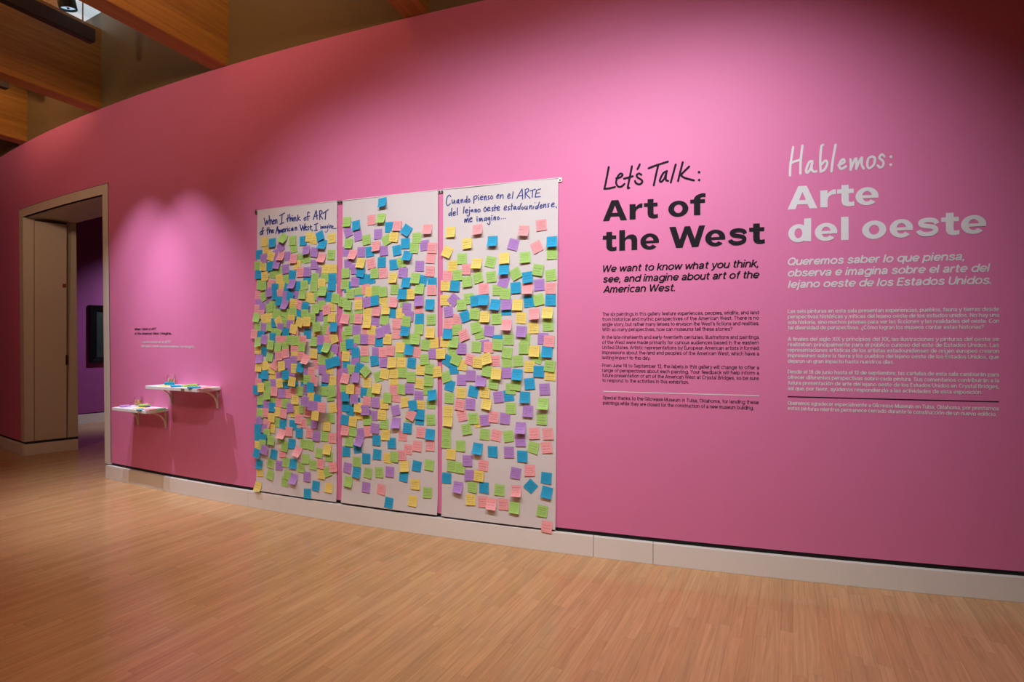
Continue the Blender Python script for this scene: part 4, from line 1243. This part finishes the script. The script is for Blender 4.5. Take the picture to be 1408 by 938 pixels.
# ------------------------------------------------------------------ sticky notes, read off the photo in drawing order (lower ones first)
# colour x y clockwise-turn curl (0 flat, 1 lifted, 2 curling well off the wall), in tiles: (x0, y0, zoom)
TILES = {
    '3A': (604, 296, 8.0), '3B': (604, 400, 8.0), '3C': (604, 510, 8.0), '3D': (604, 620, 8.0),
    '2A': (464, 264, 9.473), '2B': (464, 344, 9.473), '2C': (464, 424, 9.473), '2D': (464, 504, 9.473), '2E': (464, 584, 9.473), '2F': (464, 640, 9.473),
    '1A': (348, 312, 11.725), '1B': (348, 386, 11.725), '1C': (348, 460, 11.725), '1D': (348, 534, 11.725), '1E': (348, 608, 11.725)}
NOTES = '''
3A y 134 190 0 1|p 428 165 -3 2|p 935 180 5 2|p 1127 113 -3|y 315 315 -5 1|b 593 292 1 2|v 820 325 18|p 1078 352 -25|g 1245 425 2|b 1245 298 -2 2|y 98 408 25 1|g 257 480 2|y 722 477 -3 1|g 948 467 -4 1|p 305 597 3|y 158 560 2|g 570 515 14|y 422 537 3 2|p 105 672 3|g 210 663 -4|g 317 735 -8|g 432 688 -14|g 577 680 -6|v 712 735 20|b 720 602 -2 2|g 848 645 -25|p 978 812 0 2|b 978 686 -7 1|g 1092 605 12|g 1230 662 -6|y 80 775 2|b 183 780 6|p 495 812 -4|g 645 825 2|g 735 865 9|b 848 800 -3|v 1105 768 -3|p 1230 805 2
3B y 70 105 1|v 168 98 40|g 258 155 -4|g 337 88 -3|b 408 112 -5|b 503 105 2 2|b 622 155 8 2|b 742 210 0 2|v 745 150 -2 1|y 865 155 2 1|b 990 118 -5|g 1098 100 -12|b 1230 102 -2|v 110 230 -7|p 108 360 2|p 208 318 8|b 295 282 -18|g 400 255 4|y 510 287 3 1|g 636 308 -4|p 748 378 1 2|y 905 298 4|p 1050 258 -5 2|g 1200 378 -3|y 1197 245 1 2|y 70 560 2|g 155 655 -18|b 102 470 2 1|g 205 430 -3|p 282 487 -22|g 448 470 -12|g 412 402 -14|v 553 440 8|g 948 530 4|v 908 448 3 1|y 1040 408 -3|g 172 565 4 1|v 255 635 2|v 510 600 -8|g 418 615 2|p 552 620 4|b 648 545 0|g 650 590 5|g 768 535 2|v 1145 525 3|p 1213 553 4|g 935 632 0|g 1085 735 20|y 1050 662 3 1|b 1190 668 2 1|y 40 690 -5|g 750 780 -5|g 752 680 8|b 170 855 -8|b 105 765 30|y 265 815 5|g 195 755 22|p 350 755 15|y 435 785 4|p 620 770 -4|y 530 745 -18 1|g 870 770 -5|y 998 830 2
3C y 1225 45 2|b 1098 5 2|g 1220 -55 8|y 510 235 5|v 468 108 3 2|v 255 98 2|v 355 50 2|b 125 160 15|g 85 65 -20|g 535 0 8|g 603 140 5|v 745 20 -4|y 640 30 3 1|b 770 270 -8|g 792 195 3|g 848 152 5|b 865 40 2 2|y 250 240 2|b 382 225 10|b 998 140 -6|v 1163 200 -4|v 658 285 -6|b 948 288 0 1|g 118 295 3|p 258 490 -12|p 235 372 8|v 350 362 2|y 528 360 8 1|g 793 410 1|g 1148 360 4 2|v 980 440 3 1|y 108 440 2|y 105 545 3 1|y 440 560 -8|g 382 522 -5|p 607 505 2|v 508 540 -7|v 730 520 5|g 1132 528 2|g 85 685 2|g 85 785 2|g 310 637 -12|g 507 695 2|p 633 705 10|g 768 715 -10|v 898 765 -4|v 903 622 2 2|p 1050 685 -4|p 1198 690 -5|g 242 822 -1|b 430 850 6 2|b 595 885 -1|v 775 890 -4|g 1040 840 12|p 1185 840 -8
3D y 138 32 2|g 145 165 2|g 240 182 4|v 318 103 -3|p 490 155 4|v 337 262 -3|y 445 270 4|b 90 295 2|b 920 55 0|v 848 240 8|p 1000 210 -2|b 1182 295 3|v 215 393 5 2|g 370 395 3|b 498 400 -2|g 670 425 1|p 855 430 -3 2|b 1012 383 40|b 1188 450 10 1|y 352 532 -2|p 485 553 -4|p 712 580 -3|p 585 573 3 2|g 835 615 4 1|g 1138 655 9|p 1190 825 3
2A b 602 148 -5 2|p 453 368 -3|g 583 352 3 2|v 150 525 -20|g 137 395 2 1|v 278 575 -10|b 255 440 -10 1|b 687 462 1|p 795 450 5 1|b 918 505 35 1|p 1185 495 4 2|v 540 552 1|g 387 628 -8|g 652 630 -25|y 752 590 8|g 1045 603 1|v 1147 700 -5|v 130 775 -3|g 160 675 4 1|v 320 785 2|p 215 820 10 2|b 432 780 -5|v 615 768 -4|p 518 712 -3 1|b 788 765 -7|g 1010 735 3|b 900 675 0|p 1225 865 6|p 1245 735 2
2B v 155 185 -3|v 240 250 0|b 342 380 -8|b 315 290 10|y 322 172 10 1|p 448 178 -8|b 588 160 2|b 745 190 -4|g 845 165 -8|b 930 80 8 2|v 1082 210 2|p 1215 280 4|v 868 295 8|y 737 362 2 1|g 123 302 -3|b 448 375 -5|p 608 300 -2|g 495 305 -3|v 242 415 3|b 145 480 -8|g 115 450 2|b 1120 395 12|b 912 425 3 1|g 1032 370 4 1|b 1245 430 0|p 1240 522 2|g 1085 505 8 1|g 183 570 3|g 290 548 -5|p 380 510 -3|y 430 545 5|g 515 530 3|y 612 648 10|g 608 545 -5|g 757 512 2|g 880 672 0|y 968 575 -2|b 865 575 3 1|p 742 680 3 1|p 1070 760 -3 1|v 1078 665 -2 1|b 1215 710 2 1|b 290 650 0|g 290 765 0|p 290 670 -3|y 290 712 -2|v 400 680 -12|b 503 660 -6|g 155 830 10|g 88 678 15|g 152 718 5|y 400 820 2|p 520 795 2 1|b 725 815 5|y 645 772 1 1|y 830 825 3|v 912 755 5|v 945 860 6|b 1080 895 2|g 1230 905 -2|g 225 890 0|p 122 895 8 1|p 290 895 2
2C v 503 175 2|p 380 285 0|y 455 285 8|y 403 190 2 1|g 625 150 3|p 778 330 0|p 778 202 0|g 912 170 5|g 908 400 2|b 897 293 2 1|g 1075 270 5|g 1032 400 3 1|y 1270 450 -4|y 1222 315 3 1|g 120 355 -10|g 160 290 -5|v 262 282 1|v 648 275 -12|y 665 400 3|b 553 430 3|v 575 318 -8|g 270 405 -3|p 455 405 5|v 365 400 0|g 100 500 -5|v 225 520 -8|b 182 465 -2|b 260 575 -8|g 370 635 3 1|p 368 555 -2|v 615 700 -4|v 515 570 0|p 605 570 -2|p 700 550 3|g 820 600 0|y 825 508 0|p 1040 570 8|b 945 538 6 1|g 1160 475 8|v 1252 588 1|y 1358 590 -3|y 845 705 1|y 722 705 -2 1|b 498 680 -8|b 975 710 4|y 1095 800 2|g 1147 665 -6|y 1310 825 -8|g 1210 785 8|b 130 715 -4|y 125 625 2|v 255 690 8|y 295 830 0|b 315 775 12|g 200 795 5|g 395 815 42|v 118 840 -3
2D y 402 210 -2|p 135 150 10 1|v 265 140 0 1|g 545 130 -15|y 745 175 0|g 860 78 2|y 628 95 8|y 745 87 0|g 970 135 2|y 1082 220 5|g 1185 300 -2|g 1200 185 2|g 1228 480 0|b 1250 370 -10 2|g 115 265 -2|p 280 295 3|y 203 290 2|b 368 335 6|g 455 330 10|y 530 280 5 1|p 770 395 2|p 745 310 2|g 848 295 2|v 948 285 1|v 1070 385 3|y 1090 505 2|y 890 460 -8|b 1080 690 2|b 1085 620 2|b 995 505 -8|g 955 650 3|p 975 625 25|g 1225 690 -4|b 135 385 0|b 260 465 0|v 255 415 2|p 400 450 5|v 515 465 2|y 625 485 -3|g 668 405 2|b 190 575 30|b 125 520 3|y 300 620 0|y 305 525 4|v 482 635 3|g 408 695 -2|v 397 560 0|g 620 745 2|y 595 628 4|v 768 570 -13|v 777 730 0 2|p 118 825 0 1|b 112 690 8|g 218 840 2|y 222 710 5|v 320 865 -5|p 418 840 -10|v 507 800 5|p 862 900 0|b 923 800 2|p 1095 855 0|p 1215 1025 2|b 1218 880 3 1|y 640 880 2
2E b 275 300 -8|v 305 205 10 2|b 130 345 0|g 168 215 2|b 522 200 0|b 720 235 -3|y 642 130 0|p 1050 275 5|p 930 320 5 2|b 388 435 2|b 530 382 2|y 672 430 2|p 850 395 -5|g 755 412 1|g 265 480 1|v 145 555 8|b 265 615 5 1|g 410 625 10|g 555 615 -4|v 695 608 2|b 875 665 3|y 888 535 -8 1|b 1045 535 8|g 1203 520 6|g 160 735 6 1|v 385 810 3|p 582 835 6|y 1025 770 0
2F b 690 475 5|y 993 455 3|g 1183 350 0
1A v 390 440 -20|v 465 330 -32|g 515 190 28 2|y 235 385 5|y 205 245 3|b 333 265 -2 1|y 310 475 22|b 115 452 2|v 195 510 -5|v 580 475 2|p 475 480 5 2|g 675 345 -6|g 662 225 0|b 830 230 -3|y 995 205 8|y 930 170 2|b 1142 290 10 2|b 1102 155 -20 1|y 1283 185 -5|g 795 505 5|g 890 510 -5|v 890 390 -8 2|v 1015 415 12|y 735 620 5 1|p 680 520 2 1|p 1130 505 10 2|g 1275 455 2|v 1090 730 0|v 1010 610 2|y 1305 690 0|y 1190 680 3|g 100 630 0|y 190 640 3|g 335 755 12|b 300 640 -8|g 440 715 -10|v 412 610 8 1|v 545 685 -5|p 790 735 2|b 905 830 30|v 900 730 5|g 1025 825 2|g 1175 825 2|b 1300 830 -3|g 130 865 -8|b 115 770 2|y 220 800 -8|g 555 850 -10|y 445 840 -6|b 655 780 10
1B g 145 75 5|g 200 85 -8|p 325 65 2|y 480 90 0|b 385 125 3 1|b 580 130 15|b 745 85 0|v 665 60 5 2|g 850 75 -5|g 1005 105 3|y 1130 50 0|b 1290 85 5|p 100 240 5 1|v 265 330 -10|g 190 255 -25|b 390 235 5|v 290 190 -5|p 480 210 -6|v 570 250 5|v 735 240 0|b 640 265 10 1|y 920 265 0|g 825 220 3 1|y 965 290 0|g 1065 245 0|v 1115 325 -3|b 1240 260 5|g 1155 170 5 1|y 1285 420 2|g 1345 285 8|v 105 370 2|p 100 460 0|v 180 430 5|p 155 545 0|g 90 595 8 1|g 330 400 0|g 290 440 -8|b 480 430 5|b 460 330 2|v 565 390 10 2|y 695 370 5|p 800 400 15 2|b 895 425 10 2|g 1135 400 0|v 1095 580 -8|g 1045 455 -3 1|p 1215 470 -10|g 395 540 -5|y 215 615 -8|y 290 595 -8|g 505 540 -5|g 590 525 25|b 775 550 10|g 705 505 0|g 895 545 0|g 1215 635 0|y 1300 590 2|g 1005 600 0|g 110 740 0|v 210 755 2|g 305 740 8|b 385 680 -5|g 560 680 2|y 465 660 -25|y 675 625 5|v 655 715 0|p 875 745 0|y 930 660 3|y 815 670 20|p 740 850 0|y 720 780 12|g 1185 790 0|y 1050 820 0|g 1085 745 -10|p 1265 810 25|b 1335 745 3 1|v 500 760 0|b 590 840 2|g 385 840 0|g 455 850 18 2|b 900 850 2|p 55 860 5|b 165 880 0
1C y 1330 60 -20|y 275 190 0|y 290 80 0|y 95 240 2|g 125 120 -5 1|v 225 80 10|b 380 50 0|b 205 270 5|g 345 165 5|p 575 95 0|p 485 95 0|g 470 200 0|g 590 190 0|g 660 90 0|p 740 210 2|g 765 100 -5|p 880 90 0|g 865 195 2|g 1010 110 3 1|p 1210 90 0|v 1115 90 2|b 1125 225 10|v 1325 230 8|g 1245 340 20|g 1220 210 10 2|y 1010 310 3|v 660 370 0|y 745 350 2|p 855 340 2 1|b 350 370 0|v 125 385 0 1|g 290 360 5|v 410 360 0|p 600 300 -10|p 490 340 -5|v 730 420 0|v 635 460 -10|y 220 500 -8|y 115 525 3|y 345 670 2|y 430 570 -8|y 325 560 5|p 385 490 30|y 545 500 -5|b 150 690 3|b 220 645 3|v 700 590 0|y 755 540 0|b 850 525 8 1|p 1040 470 0|p 945 395 10 2|g 1135 410 10|y 1250 570 0|b 1255 465 -12|b 1365 430 -8|v 955 600 0|v 1140 560 2|p 1030 600 2|b 840 770 0|g 835 690 0|y 1300 740 0|b 1180 810 5|v 1195 695 5|g 965 720 5|p 1075 740 10|b 1020 840 5|v 445 680 0|b 545 790 0|g 540 690 0|b 610 640 -5|b 690 830 -10|y 715 750 5|v 340 790 0|y 455 780 -5|g 255 820 0|p 120 780 0|b 85 890 0|y 165 850 -8|v 855 890 2|g 770 910 0|g 1160 910 0|g 1290 890 -8
1D p 650 60 5|p 580 85 0|v 490 75 0|y 700 180 0|g 285 60 0|p 375 45 2|y 1035 120 0|v 835 205 -8|v 940 195 5|b 1140 160 3|g 1270 120 -8|g 1300 60 -15|b 130 230 0|g 145 190 -5|g 340 230 0|v 240 275 0|g 265 100 -5|p 440 225 0|g 545 240 0|y 715 350 0|y 665 390 0|v 625 305 -5|b 335 300 0|p 230 390 0|g 140 400 0|y 425 375 0|p 520 400 8|g 810 330 0|g 935 510 0|p 895 385 5|g 1010 380 0|v 1115 270 0|v 1040 260 5|g 1275 475 -3|y 1305 310 -12|p 1210 285 0|y 1110 415 5|y 1210 605 0|v 1005 570 -5|p 825 560 0|p 755 490 3|g 415 550 0|y 325 470 2|y 325 640 2|p 255 570 20|b 505 575 0|b 665 585 0|v 205 640 0|v 130 520 -20|b 115 640 2|b 120 770 2|g 260 720 0|g 330 830 2|b 210 800 3|g 465 790 0|p 605 690 0|p 500 725 8 2|b 765 715 2|p 930 715 5|v 1040 765 0|g 1170 770 2|p 1300 795 -3|g 940 910 10|g 835 890 0|b 645 890 0|g 530 920 0|y 130 910 0|g 205 890 0
1E v 235 110 15|b 110 165 12|b 355 190 10|p 495 165 -5|g 530 70 3|p 745 145 15 2|g 1080 170 8|g 1240 230 2|y 1220 110 5 1|y 130 475 -5|b 120 350 8|g 305 340 10|v 440 370 -2|g 550 320 3|b 665 342 2 1|g 790 405 2|g 865 265 -3|g 985 360 8|y 1120 510 3|p 1108 345 3|g 1220 470 -20|p 1310 395 -12|g 295 520 10|g 530 630 5|g 570 525 10|v 680 585 8 2|v 887 550 0|y 110 705 8 1|b 1030 700 3|b 900 820 -5|y 1235 730 5
'''
rng = random.Random(7)
notes = []
for line in NOTES.strip().splitlines():
    key, rest = line.split(' ', 1)
    ox, oy, sc = TILES[key]
    for it in rest.split('|'):
        w = it.split()
        notes.append(dict(k=int(key[0]), c=w[0], x=ox + float(w[1]) / sc, y=oy + float(w[2]) / sc, r=float(w[3]) + rng.uniform(-1.5, 1.5), curl=int(w[4]) if len(w) > 4 else 0))
NW, NH = 0.0760, 0.0785
# what each note shows of itself: paint the notes in order into a pixel grid
GX, GY, GS = 340, 235, 3.0
idb = np.full((int(510 * GS), int(440 * GS)), -1, int)
for i, n_ in enumerate(notes):
    u_ = scale_at(n_['x'])
    dx = (theta_of(n_['x'] + 1) - theta_of(n_['x'])) * RW
    n_['wp'], n_['hp'] = NW / dx, NH * u_
    cx, cy = (n_['x'] - GX) * GS, (n_['y'] - GY) * GS
    a = math.radians(n_['r'])
    R_ = int(n_['hp'] * GS)
    y0, x0 = max(int(cy) - R_, 0), max(int(cx) - R_, 0)
    Y, X = np.mgrid[y0:int(cy) + R_, x0:int(cx) + R_]
    uu = (X - cx) * math.cos(a) + (Y - cy) * math.sin(a)
    vv = -(X - cx) * math.sin(a) + (Y - cy) * math.cos(a)
    msk = (abs(uu) < n_['wp'] * GS / 2) & (abs(vv) < n_['hp'] * GS / 2)
    sub = idb[y0:int(cy) + R_, x0:int(cx) + R_]
    low = set(np.unique(sub[msk[:sub.shape[0], :sub.shape[1]]])) - {-1}
    n_['lev'] = 1 + max([notes[j]['lev'] for j in low], default=0)
    sub[msk[:sub.shape[0], :sub.shape[1]]] = i
area = np.bincount(idb[idb >= 0].ravel(), minlength=len(notes)) / GS ** 2
for i, n_ in enumerate(notes):
    n_['vis'] = area[i]
    if area[i] > 0:
        yy, xx = np.nonzero(idb[int(max((n_['y'] - GY - 12) * GS, 0)):int((n_['y'] - GY + 12) * GS)] == i)
        n_['cy'] = yy.mean() / GS + max((n_['y'] - GY - 12), 0) + GY
    else:
        n_['cy'] = n_['y']
order = sorted(range(len(notes)), key=lambda i: -area[i])
single = set(order[:300])
ONES = 'topmost second third fourth fifth sixth seventh eighth ninth tenth eleventh twelfth thirteenth fourteenth fifteenth sixteenth seventeenth eighteenth nineteenth'.split()


def ordinal(j):
    j += 1
    if j < 20:
        return ONES[j - 1]
    t_ = ('twenty', 'thirty', 'forty', 'fifty', 'sixty')[j // 10 - 2]
    return t_[:-1] + 'ieth' if j % 10 == 0 else t_ + '-' + ('first' if j % 10 == 1 else ONES[j % 10 - 1])


CN = {'y': 'yellow', 'g': 'green', 'b': 'blue', 'v': 'purple', 'p': 'pink'}
for k in (1, 2, 3):
    for c in CN:
        same = sorted([i for i, n_ in enumerate(notes) if n_['k'] == k and n_['c'] == c and area[i] > 5], key=lambda i: notes[i]['cy'])
        for j, i in enumerate(same):
            up_, dn_ = j, len(same) - 1 - j
            notes[i]['ord'] = (j, 'top') if up_ <= dn_ else (dn_, 'bottom')


def note_label(i):
    n_ = notes[i]
    best = None
    for j, m__ in enumerate(notes):
        if j == i or area[j] < 25 or m__['k'] != n_['k']:
            continue
        d = math.hypot((m__['x'] - n_['x']) * 1.15, m__['y'] - n_['y'])
        if best is None or d < best[0]:
            best = (d, j)
    m__ = notes[best[1]]
    dy = m__['y'] - n_['y']
    rel = 'above' if dy > 6 else ('below' if dy < -6 else 'beside')
    look = 'curling' if n_['curl'] == 2 else ('tilted' if abs(n_['r']) >= 7 else ('half-covered' if area[i] < 0.6 * n_['wp'] * n_['hp'] else 'straight'))
    c4 = SHEET_PX[n_['k']]
    f_ = (n_['x'] - c4[2][0]) / (c4[3][0] - c4[2][0])
    where = 'near its doorway-side edge' if f_ < 0.22 else ('near its lettering-side edge' if f_ > 0.78 else f"{rel} a {CN[m__['c']]} one")
    q_, end = n_['ord']
    col = CN[n_['c']]
    if q_ == 0:
        return f"{'highest' if end == 'top' else 'lowest'} {col} note on the {SHEET_NAME[n_['k']]} sheet, {look}, {where}"
    return f"{ordinal(q_)} {col} note from the {end} of the {SHEET_NAME[n_['k']]} sheet, {look}, {where}"


keys = list(CN)


def add_note(mb, i, off0=None, mi=0):
    n_ = notes[i]
    th0, z0 = pw(n_['x'], n_['y'])
    a = math.radians(n_['r'])
    rg = random.Random(i * 13 + 5)
    curl = (0.0025 + rg.random() * 0.003, 0.012 + rg.random() * 0.004, 0.025 + rg.random() * 0.006)[n_['curl']]
    tw = rg.uniform(-0.0025, 0.0025) + (rg.uniform(-0.004, 0.004) if n_['curl'] else 0)
    base = 0.0012 + 0.0016 * n_['lev']
    if n_['vis'] < 0.9 * n_['wp'] * n_['hp']:       # pressed flat by the note over it
        curl, tw = 0.0008, 0.0
    nx, ny = 4, 7
    rf, rb, uv = [], [], []
    for j in range(ny + 1):
        v = j / ny
        ef = curl * v * v
        lf, lb, lu = [], [], []
        for q in range(nx + 1):
            u = q / nx
            A_, B_ = (u - .5) * NW, (0.5 - v) * NH * (1 - (0.06 if n_['curl'] == 2 else 0) * v * v)
            s = A_ * math.cos(a) + B_ * math.sin(a)
            z = -A_ * math.sin(a) + B_ * math.cos(a)
            th = th0 + s / RW
            o_ = sheet_off(n_['k'], th, max(z0 + z, ZB[n_['k']])) + base + ef + tw * (u - .5) * 2 * v * v
            lf.append(wp(th, z0 + z, o_))
            lb.append(wp(th, z0 + z, o_ - 0.00025))
            lu.append((i + 0.001 + u * 0.998, 1 - v))
        rf.append(lf)
        rb.append(lb)
        uv.append(lu)
    mb.grid(rf, mi, uv, flip=True)
    mb.grid(rb, mi, uv)
    return wp(th0, z0, sheet_off(n_['k'], th0, z0))


rest = MB()
for i, n_ in enumerate(notes):
    if i in single:
        m_ = MB()
        c = add_note(m_, i)
        o = m_.build('sticky_note', NOTE[n_['c']], smooth=True, origin=c)
        tag(o, note_label(i), 'sticky note', 'sticky notes on the ' + SHEET_NAME[n_['k']] + ' sheet')
    else:
        add_note(rest, i, mi=keys.index(n_['c']))
o = rest.build('sticky_notes', [NOTE[c] for c in keys], smooth=True)
tag(o, 'mass of smaller and half-hidden sticky notes crowding the paper sheets', 'sticky notes', None, 'stuff')

# ------------------------------------------------------------------ wall shelves
SHELVES = {}


def shelf(px_end, py_end, length, depth, label, brk):
    """px_end, py_end: where the shelf's lettering-side top edge meets the wall"""
    th1, zt_ = pw(px_end, py_end)
    c1 = wp(th1, zt_)
    thm = th1 - length / 2 / RW
    tan = (wp(thm + 0.001, 0) - wp(thm - 0.001, 0)).normalized()
    out = (wp(thm, 0, 1) - wp(thm, 0, 0)).normalized()
    mid = wp(thm, zt_)
    t = empty('wall_shelf', mid, label, 'shelf', 'white shelves on the pink wall')
    T = 0.030
    m_ = MB()
    m_.box(mid + out * depth / 2 - up * T / 2, tan * length / 2, out * depth / 2, up * T / 2)
    bevel(m_.build('board', WHITE_P, t), 0.003)
    for bx in brk:
        thb = theta_of(bx)
        q = wp(thb, zt_ - T)
        s_ = (q - mid).dot(tan)
        b0 = mid + tan * s_ - up * T
        r_ = MB()
        hw = 0.011
        # wall leg, arm, curved brace
        r_.box(b0 + out * 0.004 - up * 0.085, tan * hw, out * 0.004, up * 0.085)
        r_.box(b0 + out * 0.085 - up * 0.004, tan * hw, out * 0.085, up * 0.004)
        arcp = []
        for k in range(11):
            a = math.pi / 2 * k / 10
            arcp.append(b0 + out * (0.155 - 0.148 * math.sin(a)) - up * (0.006 + 0.135 * (1 - math.cos(a))))
        for p_, q_ in zip(arcp, arcp[1:]):
            d = (q_ - p_).normalized()
            nn = d.cross(tan).normalized()
            r_.box((p_ + q_) / 2, tan * hw * 0.8, d * ((q_ - p_).length / 2 + 0.001), nn * 0.005)
        bevel(r_.build('bracket', BRACKET, t), 0.0015)
    return t, mid, tan, out, zt_


DA, DB = 0.225, 0.205
sA, midA, tanA, outA, zA = shelf(304.0, 531.8, 0.73, DA, 'higher white wall shelf with sticky pads, nearer the paper sheets', (236.5, 299.5))
sB, midB, tanB, outB, zB = shelf(231.8, 561.2, 0.56, DB, 'lower white wall shelf with sticky pads, nearer the doorway', (190.5, 228.5))
m_ = MB()
c = midA + outA * (DA + 0.001) - up * 0.016
ss = (plane_pt(253.8, 533.5, zA) - midA).dot(tanA)
m_.box(c + tanA * ss, tanA * 0.022, outA * 0.001, up * 0.011)
tag(m_.build('edge_sticker', plain('brown_label', (0.2, 0.15, 0.06), 0.6), sA), 'small brown sticker on the front edge')


def shelf_pt(mid, tan, out, z, px, depth_f, D_):
    """point on a shelf top: photo column px, depth as a share of the shelf (0 wall, 1 front)"""
    d0_ = mid + out * D_ * depth_f
    # solve along tan so that it projects to column px
    k = (px - CX0) / F
    s_ = (k * d0_.y - d0_.x) / (tan.x - k * tan.y)
    p_ = d0_ + tan * s_
    return Vector((p_.x, p_.y, z))


def pad(pt, tan, out, rot, col, label, thick_=0.008, w=0.076, h=0.076, name='sticky_pad', cat='sticky pad', mat=None, grp='sticky pads and loose notes on the shelves'):
    ca, sa = math.cos(rot), math.sin(rot)
    ex, ey = tan * ca + out * sa, out * ca - tan * sa
    m_ = MB()
    m_.box(pt + up * (thick_ / 2 + 0.0006), ex * w / 2, ey * h / 2, up * thick_ / 2)
    o = m_.build(name, mat or NOTE[col], origin=pt)
    if thick_ > 0.003:
        bevel(o, 0.0008, 1)
    tag(o, label, cat, grp)
    return o


def jar(pt, label, tan, out, seed):
    t = empty('glass_jar', pt, label, 'jar', 'glass jars of pencils')
    R_ = 0.036
    m_ = MB()
    m_.lathe(pt + up * 0.0008, [(0.0, 0.0), (R_ * 0.9, 0.0), (R_, 0.004), (R_, 0.092), (R_ * 0.94, 0.095), (R_ - 0.003, 0.092), (R_ - 0.003, 0.008), (0.0, 0.007)], 32)
    m_.build('glass', GLASS, t, smooth=True)
    rg = random.Random(seed)
    yel, blk = plain('yellow_pencil_paint', (0.72, 0.36, 0.02), 0.35), BLACK_M
    for q in range(22):
        a = rg.uniform(0, 6.28)
        r0 = rg.uniform(0, 0.026)
        p0_ = pt + tan * r0 * math.cos(a) + out * r0 * math.sin(a) + up * 0.010
        b = a + rg.uniform(-0.8, 0.8)
        p1_ = pt + tan * 0.026 * math.cos(b) + out * 0.026 * math.sin(b) + up * (0.052 + rg.uniform(0, 0.012))
        m_ = MB()
        m_.tube([p0_, p0_ + (p1_ - p0_) * 0.8, p1_], [0.0048, 0.0048, 0.0014], 6)
        m_.build('pencil', blk if q in (3, 9) else yel, t)
    return t


aPT = lambda px, d: shelf_pt(midA, tanA, outA, zA, px, d, DA)
bPT = lambda px, d: shelf_pt(midB, tanB, outB, zB, px, d, DB)
jar(aPT(235.6, 0.22), 'clear glass jar of short pencils at the back of the higher shelf', tanA, outA, 1)
jar(bPT(190.0, 0.18), 'clear glass jar of orange pencils at the back of the lower shelf', tanB, outB, 2)
pad(aPT(232.8, 0.42), tanA, outA, 0.5, 'b', 'thick blue sticky pad in front of the jar on the higher shelf', 0.028)
pad(aPT(228.0, 0.72), tanA, outA, -0.2, 'y', 'loose yellow note at the doorway end of the higher shelf', 0.004)
pad(aPT(241.5, 0.72), tanA, outA, 0.5, 'b', 'flat blue notes lying just past the rumpled pad on the higher shelf', 0.010, 0.12)
pad(aPT(256.5, 0.50), tanA, outA, 0.15, 'g', 'green sticky pad at the middle of the higher shelf', 0.012, 0.09)
pad(aPT(264.5, 0.48), tanA, outA, 0.6, 'g', 'green sticky pad beside the black pen on the higher shelf', 0.022)
pad(aPT(266.8, 0.86), tanA, outA, -0.35, 'b', 'deep blue sticky pad at the front edge of the higher shelf', 0.012)
pad(aPT(277.5, 0.28), tanA, outA, 0.2, 'p', 'pale pink paper at the back of the higher shelf', 0.003, mat=plain('pale_pink_paper', (0.85, 0.62, 0.72), 0.7))
pad(aPT(284.0, 0.55), tanA, outA, 0.5, 'p', 'salmon pink notes on the higher shelf beside the cream ones', 0.008, 0.10)
pad(aPT(279.0, 0.80), tanA, outA, -0.2, 'p', 'rose pink note near the front edge of the higher shelf', 0.004, mat=plain('rose_paper', (0.85, 0.5, 0.58), 0.7))
pad(aPT(293.5, 0.50), tanA, outA, 0.1, 'y', 'cream notes at the paper-sheet end of the higher shelf', 0.006, mat=plain('cream_paper', (0.82, 0.72, 0.55), 0.7))
m_ = MB()
q0, q1 = aPT(269.5, 0.30) + up * 0.012, aPT(272.5, 0.30) + up * 0.012
m_.tube([q0 - tanA * 0.05, q1 + tanA * 0.01, q1 + tanA * 0.02], [0.005, 0.005, 0.002], 10)
m_.build('pen_barrel', BLACK_M, empty('pen', q0, 'short black pen lying on the higher shelf behind the green pads', 'pen'))
pad(bPT(172.0, 0.62), tanB, outB, 0.3, 'v', 'purple sticky pad at the doorway end of the lower shelf', 0.014, 0.10)
pad(bPT(183.5, 0.40), tanB, outB, -0.1, 'v', 'white notepaper in front of the jar on the lower shelf', 0.006, 0.12, 0.10, mat=plain('lavender_paper', (0.70, 0.68, 0.80), 0.7))
st = bPT(198.5, 0.32)
pad(st, tanB, outB, 0.25, 'v', 'dark purple pad under the green one on the lower shelf', 0.014, mat=plain('deep_purple_paper', (0.12, 0.07, 0.28), 0.7))
pad(st + up * 0.0146, tanB, outB, 0.15, 'g', 'green sticky pad stacked on a dark purple one on the lower shelf', 0.014)
pad(bPT(191.5, 0.66), tanB, outB, -0.3, 'y', 'yellow note near the front edge of the lower shelf', 0.006)
pad(bPT(196.0, 0.86), tanB, outB, 0.2, 'b', 'blue note poking out under the pink one on the lower shelf', 0.004, 0.09)
pad(bPT(206.0, 0.70), tanB, outB, 0.35, 'p', 'salmon pink notes at the front corner of the lower shelf', 0.008, 0.11, 0.09)
pad(bPT(221.5, 0.50), tanB, outB, 0.5, 'g', 'mint green notes at the paper-sheet end of the lower shelf', 0.010, 0.12, mat=plain('mint_paper', (0.22, 0.66, 0.30), 0.7))
